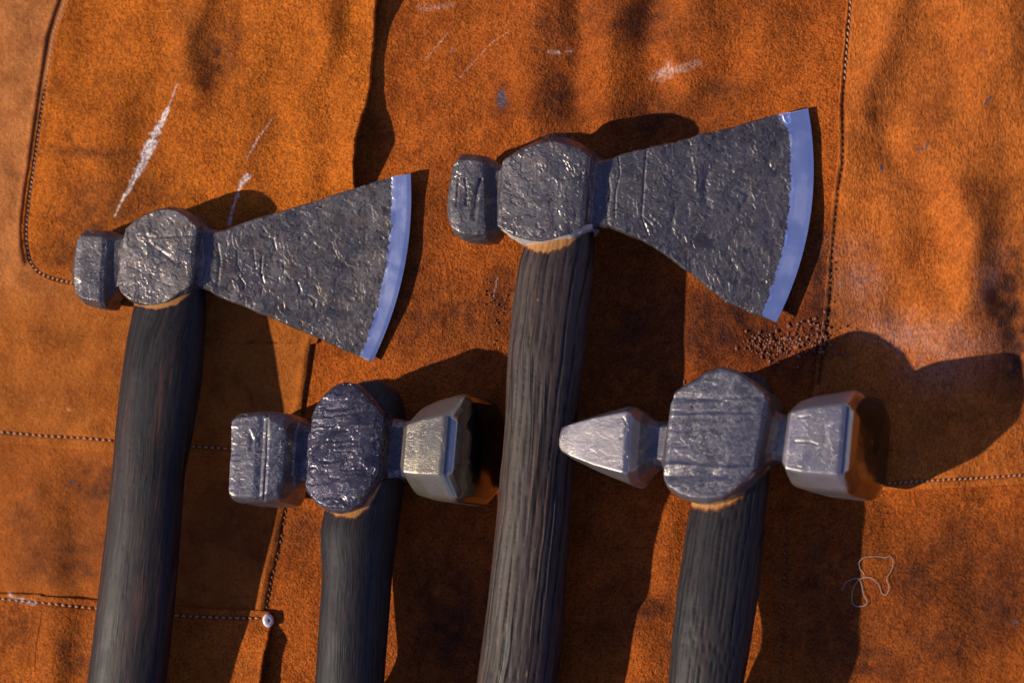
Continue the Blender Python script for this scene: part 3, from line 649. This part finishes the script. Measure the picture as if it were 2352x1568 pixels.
MARK1 = [([(600, 540), (628, 548), (634, 575), (622, 590)], 2.0, 2.2), ([(602, 590), (600, 625), (606, 650)], 2.4, 2.4), ([(608, 600), (640, 598), (652, 604), (652, 628), (628, 642), (610, 636)], 1.8, 2.2), ([(545, 575), (582, 572), (588, 620), (560, 632), (546, 610), (545, 575)], 1.6, 2.0),
    ([(548, 632), (562, 652), (560, 664)], 1.8, 2), ([(684, 650), (690, 664), (686, 676)], 1.8, 2.4), ([(500, 560), (506, 600), (500, 655)], 2.0, 3.0), ([(330, 520), (345, 560), (400, 600)], 1.2, 4), ([(318, 540), (360, 545), (440, 540)], 1.3, 3), ([(705, 678), (725, 690), (722, 708), (740, 700)], 2.2, 3), ([(600, 520), (612, 536)], 2, 2.5), ([(466, 540), (470, 600), (464, 650)], 2.0, 2.5)]
MARK2 = [([(1052, 412), (1050, 440), (1048, 472)], 3.2, 2.0), ([(1068, 410), (1072, 440), (1070, 470)], 3.2, 2.0), ([(1104, 412), (1094, 450), (1088, 500)], 5.0, 5.0), ([(1421, 362), (1424, 400), (1414, 440), (1412, 500)], 2.2, 2.0), ([(1392, 380), (1402, 440), (1392, 500), (1400, 524)], 2.0, 3.5),
    ([(1484, 350), (1480, 400), (1478, 440), (1474, 500), (1490, 540)], 2.4, 2.6), ([(1500, 520), (1478, 500)], 2, 2.5), ([(1625, 400), (1618, 430), (1624, 470)], 3.4, 9.0), ([(1660, 440), (1690, 430), (1720, 450), (1700, 480)], 2.0, 4), ([(1590, 360), (1600, 400), (1598, 440)], -1.8, 3.0), ([(1680, 600), (1700, 630), (1690, 660)], 2.2, 7), ([(1550, 480), (1540, 540)], 1.8, 5), ([(1352, 410), (1358, 450), (1352, 500)], 2.2, 2.4)]
MARK3 = [([(742, 978), (800, 972), (886, 962)], 2.2, 2.0), ([(744, 956), (800, 950), (860, 944)], 1.8, 1.8), ([(752, 940), (850, 928)], 1.6, 2.0), ([(736, 990), (790, 988), (870, 978)], 1.6, 1.8), ([(762, 1012), (810, 1010)], 2.4, 2.4), ([(764, 1024), (822, 1022)], 2.4, 2.2), ([(764, 1036), (812, 1036)], 2.2, 2.2),
    ([(730, 1056), (760, 1060), (800, 1052)], 2.0, 2.0), ([(754, 1080), (756, 1096), (778, 1098)], 2.0, 2.0), ([(866, 948), (862, 984), (890, 990), (894, 960), (868, 946)], 1.8, 1.8), ([(868, 1008), (858, 1020), (864, 1034), (882, 1032), (886, 1014), (868, 1008)], 2.2, 1.8), ([(744, 1142), (782, 1140), (790, 1150), (752, 1156)], 1.8, 2.2), ([(830, 1120), (850, 1128), (842, 1150)], 1.8, 2),
    ([(614, 950), (612, 1040), (606, 1150)], 3.5, 3.5), ([(626, 1000), (640, 985)], 2, 3), ([(572, 990), (580, 1010), (576, 1030)], 1.6, 4)]
MARK4 = [([(1560, 952), (1620, 944), (1756, 950)], 1.6, 2.0), ([(1545, 925), (1600, 915), (1770, 930)], 1.6, 2.2), ([(1552, 1100), (1640, 1118), (1735, 1106)], 1.4, 2.0), ([(1834, 958), (1860, 954)], 2.4, 2.2), ([(1826, 1014), (1860, 1014), (1876, 1020)], 2.6, 2.2), ([(1432, 960), (1440, 975), (1434, 1000), (1426, 1004)], 2.2, 3.0), ([(1893, 980), (1898, 1010), (1886, 1040)], 1.6, 6)]
# ---- hatchet, left ---------------------------------------------------------
GA = 'forged hatchets laid on the apron'
a1 = thing('hatchet', 'smaller left hatchet with straight flared grey blade, polished edge and smooth black handle', 'hatchet', group=GA)
Z = 80
rows1 = [ # Tx Ty Bx By h zc cv ch bow
    (196, 560, 186, 668, 20, Z, .3, .6, -4), (195, 552, 186, 672, 44, Z, .3, .5, -5), (202, 540, 196, 690, 56, Z, .22, .45, -5), (210, 531, 214, 704, 60, Z, .18, .4, -3), (260, 533, 250, 712, 60, Z, .18, .4, 0),
    (268, 536, 260, 711, 54, Z, .18, .4, 0), (282, 542, 266, 690, 42, Z, .2, .3, 0), (300, 542, 280, 676, 38, Z, .2, .3, 0),
    (307.719, 536, 285.719, 664, 42, Z, .14, .3, 0), (316.088, 524, 291.088, 664, 62, Z, .09, .3, 0), (336.544, 505, 301.544, 684, 64, Z, .08, .25, 0), (358.86, 493, 327.86, 701, 65, Z, .07, .25, 0), (385.825, 482, 357.825, 710, 66, Z, .06, .25, 0),
    (410, 479, 382, 710, 66, Z, .06, .25, 0), (434.375, 486, 408.375, 703, 66, Z, .06, .25, 0), (455, 499, 435, 683, 65, Z, .08, .25, 0), (468.125, 512, 457.125, 669, 64, Z, .1, .25, 0), (475.625, 520, 462.625, 665, 60, Z, .12, .25, 0), (481.25, 524, 467.25, 664, 42, Z, .14, .3, 0),
    (492.5, 529, 478.5, 665, 38, Z - 1, .1, .3, 0), (507, 532, 492, 671, 34, Z - 2, .08, .3, 0), (529, 529, 512, 684, 31, Z - 4, .06, .3, 0), (562, 514, 552, 700, 28, Z - 7, .04, .3, 0),
    (640, 490, 618, 726, 23, Z - 17, .03, .3, 2), (740, 458, 700, 760, 16, Z - 28, .02, .3, 8), (820, 431, 765, 790, 11, Z - 38, .015, .3, 14), (870, 414, 808, 812, 8, Z - 44, .012, .3, 20),
    (900, 406, 828, 820, 6.2, Z - 47, .01, .3, 25), (935, 400.5, 849, 829, 3.0, Z - 50, .01, .3, 30), (941, 399.5, 853, 830.5, 1.0, Z - 51, .01, .3, 31), (943, 399, 855, 831, 0.3, Z - 51, .01, .3, 31)]
nR1 = len(rows1)
def bevel_mask(r0, r1, seed, wtop=1.0, top_extra=0.0):
    def f(row, V, G):
        q = G
        nz = noise3(q, 22, seed) * 0.06 + noise3(q, 8, seed + 1) * 0.12 + noise3(q, 3.5, seed + 2) * 0.10
        bl = 1 - smooth((-V[:, 0] - 0.80) / 0.2) * top_extra
        return (row > r0 + (r1 - r0) * 0 + nz - (1 - bl)) & (V[:, 1] > 0)
    return f
def blade_mask(start):
    return lambda G, V, row: 1.0 - smooth((row - start) / 0.25)
hd = head('a1', rows1, step=1.9, nt_=150, disp=scale_disp(1.0, 3, plates=1.1, dents=1.7, mask=lambda G, V, row: (0.35 + 0.65 * smooth((row - 6) / 2)) * (1 - smooth((row - (nR1 - 4.05)) / .35)), cuts=MARK1))
pieces(hd, [
    ('cutting_edge', bevel_mask(nR1 - 4.0, nR1, 5), M['edge'], None, 'bright honed cutting edge with a ragged border to the dark blade'),
    ('poll', lambda r, v, g: r < 6.4, M['scale2'], None, 'short squared poll'),
    ('eye', lambda r, v, g: (r >= 6.4) & (r < 18.3), M['scale'], None, 'rounded eye cheek'),
    ('blade', lambda r, v, g: r >= 18.3, M['scale'], None, 'flared blade rough with forge scale')], a1)
handle('handle', [(488, 372, 448, Z - 16), (505, 352, 462, Z - 8), (640, 325, 470, Z + 2), (705, 313, 471, Z + 4), (780, 296, 466, Z + 14), (860, 284, 460, Z + 26), (1000, 268, 438, Z + 42), (1080, 263, 420, Z + 52), (1200, 250, 412, Z + 54), (1400, 226, 396, Z + 46), (1568, 205, 376, Z + 30), (1900, 160, 340, Z), (2300, 110, 290, Z - 20)],
       M['dark_wood'], a1, zratio=0.66, raw=([(300, 696), (357, 708), (404, 698), (435, 672), (470, 650)], 7), seed=2, groove=0.35, wl=6)

# ---- hatchet, right --------------------------------------------------------
a2 = thing('hatchet', 'larger upper hatchet with bearded dark blade, blue shining edge and deeply grooved handle', 'hatchet', group=GA)
Z = 96
rows2 = [
    (1059, 400, 1049, 505, 20, Z, .3, .6, -6), (1055, 388, 1047, 522, 50, Z, .3, .5, -8), (1063, 366, 1059, 545, 64, Z, .2, .4, -8), (1073, 358, 1081, 557, 68, Z, .16, .35, -5), (1117, 361, 1115, 560, 68, Z, .16, .35, 0), (1127, 363, 1133, 559, 64, Z, .16, .35, 0),
    (1141, 373, 1145, 548, 48, Z, .18, .3, 0), (1159, 384, 1151, 535, 42, Z, .18, .3, 0),
    (1167, 380, 1157, 530, 48, Z, .12, .3, 0), (1175, 370, 1163, 532, 74, Z, .08, .3, 0), (1203.62, 350, 1185.62, 549, 76, Z, .13, .45, 0), (1231.08, 334, 1212.08, 566, 77, Z, .13, .45, 0), (1259.49, 323, 1236.49, 574, 77, Z, .13, .45, 0), (1286, 319, 1261, 577, 77, Z, .13, .45, 0), (1312.31, 322, 1282.31, 573, 77, Z, .13, .45, 0), (1334.72, 330, 1303.72, 565, 77, Z, .13, .45, 0), (1353.23, 343, 1329.23, 552, 76, Z, .08, .25, 0), (1366.87, 355, 1349.87, 540, 74, Z, .1, .25, 0), (1373.69, 361, 1358.69, 534, 66, Z, .12, .25, 0), (1380.51, 366, 1368.51, 528, 44, Z, .12, .3, 0),
    (1391.23, 372, 1384.23, 524, 40, Z - 1, .1, .3, 0), (1412, 367, 1406, 526, 37, Z - 3, .08, .3, 0), (1432, 355, 1428, 534, 35, Z - 5, .06, .3, 0), (1470, 345, 1468, 550, 31, Z - 9, .05, .3, 0),
    (1515, 336, 1506, 570, 27, Z - 14, .04, .3, 0), (1575, 320, 1560, 608, 22, Z - 25, .03, .3, 0), (1640, 304, 1618, 652, 18, Z - 36, .02, .3, 6), (1720, 283, 1672, 694, 13, Z - 49, .02, .3, 16), (1785, 266, 1725, 717, 9, Z - 59, .015, .3, 26),
    (1808, 261, 1748, 727, 7, Z - 62, .01, .3, 31), (1847, 251, 1775, 737, 3.2, Z - 67, .01, .3, 40), (1854, 249.5, 1781, 739.5, 1.0, Z - 68, .01, .3, 41), (1856, 249, 1783, 740, 0.3, Z - 68, .01, .3, 41)]
nR2 = len(rows2)
hd = head('a2', rows2, step=1.9, nt_=160, disp=scale_disp(1.0, 40, plates=1.3, dents=2.4, mask=lambda G, V, row: (0.55 + 0.45 * smooth((row - 7) / 2)) * (1 - smooth((row - (nR2 - 4.05)) / .35)), cuts=MARK2))
rimmask = lambda r, v, g: (v[:, 1] < 0.985) & (v[:, 1] > -0.9) & (v[:, 0] > 0.5) & (r > 9.3) & (r < 19)  # sunlit lower rim only; its highlight is painted with paler steel
pieces(hd, [
    ('cutting_edge', bevel_mask(nR2 - 4.0, nR2, 15, top_extra=0.8), M['edge'], None, 'wide honed cutting edge shining blue'),
    ('poll', lambda r, v, g: r < 7.5, M['scale2'], None, 'stubby dark poll with cracks'),
    ('eye', lambda r, v, g: (r >= 7.5) & (r < 19.4) & ~rimmask(r, v, g), M['scale2'], None, 'rounded eye cheek'),
    ('eye_rim', rimmask, M['rim'], 2, 'rim painted pale as a sun highlight along the lower side of the eye'),
    ('blade', lambda r, v, g: r >= 19.4, M['scale2'], None, 'broad bearded blade rough with forge scale')], a2)
handle('handle', [(322, 1240, 1325, Z - 16), (345, 1225, 1338, Z - 6), (520, 1212, 1362, Z + 4), (572, 1207, 1364, Z + 4), (620, 1192, 1360, Z + 10), (700, 1181, 1352, Z + 18), (810, 1169, 1342, Z + 26), (900, 1165, 1330, Z + 30), (974, 1162, 1322, Z + 30), (1100, 1150, 1312, Z + 28), (1200, 1143, 1306, Z + 26), (1400, 1121, 1294, Z + 12), (1568, 1099, 1278, Z - 6), (1900, 1060, 1240, Z - 16), (2300, 1010, 1200, Z - 30)],
       M['grooved_wood'], a2, zratio=0.78, raw=([(1200, 560), (1232, 574), (1258, 577), (1300, 562), (1328, 540), (1360, 515)], 12), seed=5, groove=2.2, wl=19)

# ---- hammer, middle (square peen) -------------------------------------------
GH = 'forged hammers laid on the apron'
h1 = thing('hammer', 'hammer between the hatchets with blued steel eye, square ridged peen and brassy octagonal face', 'hammer', group=GH)
Z = 122
rows3 = [
    (573, 990, 568, 1120, 60, Z, .3, .5, 0), (566, 975, 563, 1140, 96, Z, .18, .3, 0), (568, 964, 566, 1152, 104, Z, .12, .2, 0), (580, 956, 578, 1160, 106, Z, .12, .2, 0), (628, 950, 620, 1162, 106, Z, .14, .2, 0),
    (640, 950, 634, 1162, 98, Z, .14, .2, 0), (648.286, 950, 640.286, 1162, 104, Z, .16, .2, 0), (680, 954, 670, 1158, 98, Z, .3, .3, 0), (689.737, 960, 679.737, 1148, 92, Z, .4, .4, 0), (699.474, 968, 691.474, 1126, 64, Z, .4, .4, 0),
    (715.053, 974, 709.053, 1112, 54, Z, .3, .3, 0), (736.474, 978, 726.474, 1108, 58, Z, .3, .3, 0), (742.316, 970, 730.316, 1118, 72, Z, .2, .3, 0), (748.158, 955, 736.158, 1138, 98, Z, .14, .2, 0),
    (759.25, 935, 751.25, 1158, 104, Z, .1, .18, 0), (773.25, 915, 767.25, 1172, 107, Z, .08, .15, 0), (793.375, 896, 790.375, 1183, 108, Z, .08, .15, 0), (817, 886, 811, 1187, 108, Z, .08, .15, 0), (844.682, 890, 836.682, 1182, 107, Z, .08, .15, 0), (870.386, 908, 862.386, 1162, 105, Z, .1, .18, 0), (894.114, 934, 884.114, 1134, 101, Z, .14, .2, 0), (907.067, 950, 897.067, 1112, 92, Z, .2, .2, 0), (919.333, 962, 909.333, 1106, 62, Z, .3, .3, 0),
    (942.333, 968, 932.333, 1104, 58, Z, .3, .3, 0), (965, 968, 957, 1106, 62, Z, .36, .4, 0), (973.571, 962, 965.571, 1110, 80, Z, .42, .45, 0), (980, 956, 972, 1118, 92, Z, .45, .5, 0), (1001, 938, 992, 1142, 108, Z, .46, .5, 0), (1036, 922, 1026, 1152, 114, Z, .46, .5, 0), (1090, 908, 1078, 1160, 118, Z, .46, .5, 0),
    (1102, 914, 1091, 1156, 114, Z, .46, .5, 0), (1110, 926, 1100, 1144, 102, Z, .46, .5, 0), (1115, 946, 1106, 1126, 84, Z, .46, .5, 0), (1118, 978, 1112, 1092, 54, Z, .46, .5, 0), (1120, 1015, 1115, 1055, 20, Z, .46, .5, 0)]
def strk(seed, amt, kx=0.35): return scale_disp(amt, seed, plates=1.7, dents=1.6, streak=(kx, 1, 1))
d_lug = strk(60, 1.0)
def disp3(G, V, row, nn):
    lug = smooth((row - 12.5) / 1) * (1 - smooth((row - 21.2) / 1)); pe = 1 - smooth((row - 8) / 1)
    return d_lug(G, V, row, nn) * (0.95 * lug + 0.32 * pe + 0.15 * (1 - lug - pe).clip(0) * (row < 25) + 0.06) + marks(G, MARK3)
rim3 = lambda r, v, g: (v[:, 1] < 0.985) & (v[:, 1] > -0.9) & (v[:, 0] > 0.5) & (r > 13.6) & (r < 20.5)  # lower rim gets lighter steel as a painted highlight
hd = head('h1', rows3, step=1.9, nt_=110, roll=R(-4), smooth_it=6, disp=disp3, lean=lambda r: 0.30 * float(smooth((r - 23.5) / 3)))
pieces(hd, [
    ('striking_face', lambda r, v, g: r >= 29.6, M['mirror'], None, 'mirror polished striking face reflecting the dark leather'),
    ('peen', lambda r, v, g: r < 9.2, M['greysteel'], None, 'square peen block with a ridge across'),
    ('eye', lambda r, v, g: (r >= 9.2) & (r < 23.2) & ~rim3(r, v, g), M['blued'], None, 'oval blued eye cheek with flaked scale'),
    ('eye_rim', rim3, M['greysteel'], 2, 'rim with the sun highlight painted in lighter steel along the lower side of the eye'),
    ('face_block', lambda r, v, g: r >= 23.2, M['brass'], None, 'ground octagonal block of brassy sheen')], h1)
handle('handle', [(892, 812, 905, Z - 38), (912, 795, 922, Z - 30), (960, 775, 930, Z - 14), (1100, 762, 925, Z - 6), (1182, 752, 912, Z - 6), (1228, 742, 906, Z + 4), (1325, 746, 894, Z + 18), (1442, 738, 886, Z + 26), (1568, 730, 876, Z + 28), (1900, 700, 850, Z - 50), (2250, 670, 820, Z - 60)],
       M['fine_wood'], h1, zratio=1.02, raw=([(740, 1160), (774, 1180), (812, 1186), (843, 1164), (863, 1132), (885, 1085), (920, 1040)], 12), seed=8, groove=0.5, wl=7)

# ---- hammer, right (cross peen) ---------------------------------------------
h2 = thing('hammer', 'hammer at lower right with tapered wedge peen, banded grey eye and pale octagonal face', 'hammer', group=GH)
Z = 122
rows4 = [
    (1299, 1002, 1298, 1024, 26, Z - 14, .3, .5, -4), (1300, 994, 1300, 1034, 44, Z - 10, .2, .4, -8), (1306, 984, 1307, 1045, 56, Z - 6, .14, .35, -9), (1326, 976, 1326, 1058, 66, Z - 2, .14, .35, -3), (1390, 957, 1384, 1086, 84, Z, .15, .35, 0), (1462, 938, 1454, 1114, 100, Z, .2, .35, 0), (1472, 940, 1464, 1118, 98, Z, .24, .35, 0),
    (1484.46, 950, 1477.46, 1114, 80, Z, .3, .4, 0), (1500.06, 962, 1494.06, 1092, 62, Z, .34, .4, 0), (1519, 970, 1512, 1076, 52, Z, .34, .4, 0), (1546.86, 968, 1532.86, 1078, 56, Z, .3, .4, 0), (1555.77, 952, 1539.77, 1094, 72, Z, .2, .3, 0), (1560.93, 930, 1545.93, 1116, 98, Z, .1, .2, 0),
    (1569.73, 908, 1557.73, 1134, 104, Z, .08, .15, 0), (1606.89, 884, 1586.89, 1152, 107, Z, .07, .15, 0), (1646, 862, 1618, 1161, 108, Z, .06, .15, 0), (1676.72, 853, 1648.72, 1164, 108, Z, .06, .15, 0), (1711.28, 862, 1683.28, 1156, 108, Z, .06, .15, 0), (1744.25, 884, 1714.25, 1136, 106, Z, .07, .15, 0), (1775.75, 908, 1745.75, 1108, 102, Z, .1, .18, 0), (1784.75, 925, 1756.75, 1090, 92, Z, .16, .25, 0), (1789.25, 945, 1765.25, 1070, 64, Z, .3, .4, 0),
    (1803.88, 954, 1783.88, 1062, 54, Z, .34, .4, 0), (1832, 954, 1818, 1066, 58, Z, .36, .4, 0), (1842.62, 948, 1828.62, 1078, 80, Z, .4, .42, 0), (1851.12, 936, 1835.12, 1098, 98, Z, .34, .42, 0), (1866, 926, 1852, 1124, 110, Z, .34, .42, 0), (1904, 914, 1890, 1136, 116, Z, .34, .42, 0), (1986, 902, 1974, 1146, 120, Z, .34, .42, 0),
    (1998, 908, 1986, 1142, 115, Z, .34, .42, 0), (2005, 920, 1994, 1130, 104, Z, .34, .42, 0), (2010, 942, 2000, 1112, 86, Z, .36, .42, 0), (2013, 974, 2005, 1080, 54, Z, .4, .42, 0), (2015, 1010, 2009, 1045, 20, Z, .4, .42, 0)]
d_lug4 = scale_disp(1.0, 90, plates=1.3, dents=1.0, streak=(0.25, 1, 1))
def disp4(G, V, row, nn):
    lug = smooth((row - 11.5) / 1) * (1 - smooth((row - 20.2) / 1))
    yc = G[..., 1]; y0 = W(1640, 1072, 200)[1]
    ridge = (3.2 * np.exp(-((yc - y0 + 4 * np.sin(G[..., 0] / 40)) / 5.5) ** 2) - 2.6 * np.exp(-((yc - y0 + 18) / 9) ** 2) + 2.0 * np.exp(-((yc - y0 - 112) / 4) ** 2) - 2.4 * np.exp(-((yc - y0 - 150) / 6) ** 2)) * lug * (V[..., 1] > 0.9)
    return d_lug4(G, V, row, nn) * (0.5 * lug + 0.13) + ridge + marks(G, MARK4) * 0.4
rim4 = lambda r, v, g: (v[:, 1] < 0.985) & (v[:, 1] > -0.9) & (v[:, 0] > 0.5) & (r > 12.6) & (r < 19.5)  # sun on the lower rim put into a paler steel colour
hd = head('h2', rows4, step=1.9, nt_=110, roll=R(-5), smooth_it=6, disp=disp4, lean=lambda r: 0.24 * float(smooth((r - 22.5) / 3)))
pieces(hd, [
    ('striking_face', lambda r, v, g: r >= 28.6, M['mirror'], None, 'polished striking face reflecting the dark leather'),
    ('peen', lambda r, v, g: r < 7.2, M['worn'], None, 'wedge peen tapering to a blunt rounded tip'),
    ('eye', lambda r, v, g: (r >= 7.2) & (r < 22.6) & ~rim4(r, v, g), M['greysteel'], None, 'oval grey eye cheek banded with forge marks'),
    ('eye_rim', rim4, M['worn'], 2, 'rim with the sun highlight painted in lighter steel along the lower side of the eye'),
    ('face_block', lambda r, v, g: r >= 22.6, M['worn'], None, 'pale worn octagonal block')], h2)
handle('handle', [(868, 1655, 1755, Z - 36), (886, 1640, 1772, Z - 28), (930, 1625, 1780, Z - 12), (1100, 1600, 1765, Z - 4), (1165, 1590, 1758, Z - 2), (1234, 1575, 1752, Z + 8), (1362, 1557, 1740, Z + 26), (1435, 1549, 1728, Z + 34), (1568, 1537, 1706, Z + 40), (1900, 1500, 1680, Z - 40), (2250, 1465, 1650, Z - 60)],
       M['ridged_wood'], h2, zratio=0.72, raw=([(1580, 1152), (1612, 1161), (1644, 1164), (1680, 1152), (1712, 1124), (1740, 1090), (1765, 1070)], 17), seed=12, groove=2.0, wl=12)

# ------------------------------------------------------------------ loose thread and rust crumbs
def h0s(x, y, off): return float(H0(np.array([float(x)]), np.array([float(y)]))[0]) + off
tp = [(1934, 1355), (1940, 1340), (1955, 1330), (1972, 1328), (1979, 1342), (1984, 1366), (1992, 1382), (1985, 1390), (1965, 1391), (1957, 1378), (1959, 1352), (1970, 1334), (1986, 1325), (2003, 1328), (2018, 1342), (2026, 1362), (2036, 1364), (2042, 1348), (2037, 1328), (2046, 1312), (2051, 1294), (2046, 1278), (2032, 1279), (2008, 1277), (1985, 1280), (1974, 1290), (1975, 1304), (1985, 1318)]
tl = polyline(tp, 2.0)
cs = np.array([W(p[0], p[1], h0s(p[0], p[1], 3.0 + 2.5 * math.sin(i * 0.09) ** 2)) for i, p in enumerate(tl)])
tg = np.gradient(cs, axis=0); tg /= np.linalg.norm(tg, axis=1, keepdims=True); sd = np.cross(tg, (0, 0, 1.0)); uu = np.cross(sd, tg)
an = np.linspace(0, 2 * math.pi, 6, endpoint=False)
G = cs[:, None] + 0.75 * (np.cos(an)[None, :, None] * sd[:, None] + np.sin(an)[None, :, None] * uu[:, None])
th = mesh_from('loose_thread', G.reshape(-1, 3), grid_faces(len(tl), 6, True), M['fibre'])
th['label'] = 'thin pale curled thread lying on the suede at the lower right'; th['category'] = 'thread'

ico = [(-0.5257, 0.8507, 0), (0.5257, 0.8507, 0), (-0.5257, -0.8507, 0), (0.5257, -0.8507, 0), (0, -0.5257, 0.8507), (0, 0.5257, 0.8507), (0, -0.5257, -0.8507), (0, 0.5257, -0.8507), (0.8507, 0, -0.5257), (0.8507, 0, 0.5257), (-0.8507, 0, -0.5257), (-0.8507, 0, 0.5257)]
icf = [(0, 11, 5), (0, 5, 1), (0, 1, 7), (0, 7, 10), (0, 10, 11), (1, 5, 9), (5, 11, 4), (11, 10, 2), (10, 7, 6), (7, 1, 8), (3, 9, 4), (3, 4, 2), (3, 2, 6), (3, 6, 8), (3, 8, 9), (4, 9, 5), (2, 4, 11), (6, 2, 10), (8, 6, 7), (9, 8, 1)]
ico = np.array(ico); vs, fs = [], []
clusters = [(1750, 790, 32, 22, 90, 2.6), (1815, 790, 40, 26, 130, 3.0), (1885, 775, 22, 30, 60, 3.0), (1862, 740, 26, 14, 30, 2.6), (1930, 790, 40, 30, 40, 2.2), (1995, 1030, 60, 22, 40, 1.8), (1540, 880, 30, 40, 60, 1.6), (1610, 900, 20, 24, 40, 2.0), (1140, 690, 30, 40, 60, 1.8), (1150, 780, 50, 20, 30, 1.6), (1905, 620, 10, 90, 40, 1.6)]
for cx, cy, sx_, sy_, cnt, sz in clusters:
    for _ in range(cnt):
        x, y = random.gauss(cx, sx_ * .7), random.gauss(cy, sy_ * .7); onr = x > 1900 - (y - 700) * 0.13 - 6
        r_ = sz * random.choice((.5, .7, .8, 1.0, 1.2, 1.6)); c = W(x, y, h0s(x, y, (8 if onr else 1) + r_ * .4))
        b = len(vs)
        for v in ico: vs.append(c + v * r_ * np.array([random.uniform(.45, 1.4) for _ in range(3)]))
        fs += [(b + f[0], b + f[1], b + f[2], -1) for f in icf]
cr = mesh_from('rust_crumbs', vs, fs, M['crumb'], smooth_shade=False)
cr['kind'] = 'stuff'; cr['label'] = 'dark reddish crumbs of rust and scale scattered on the leather'; cr['category'] = 'crumbs'
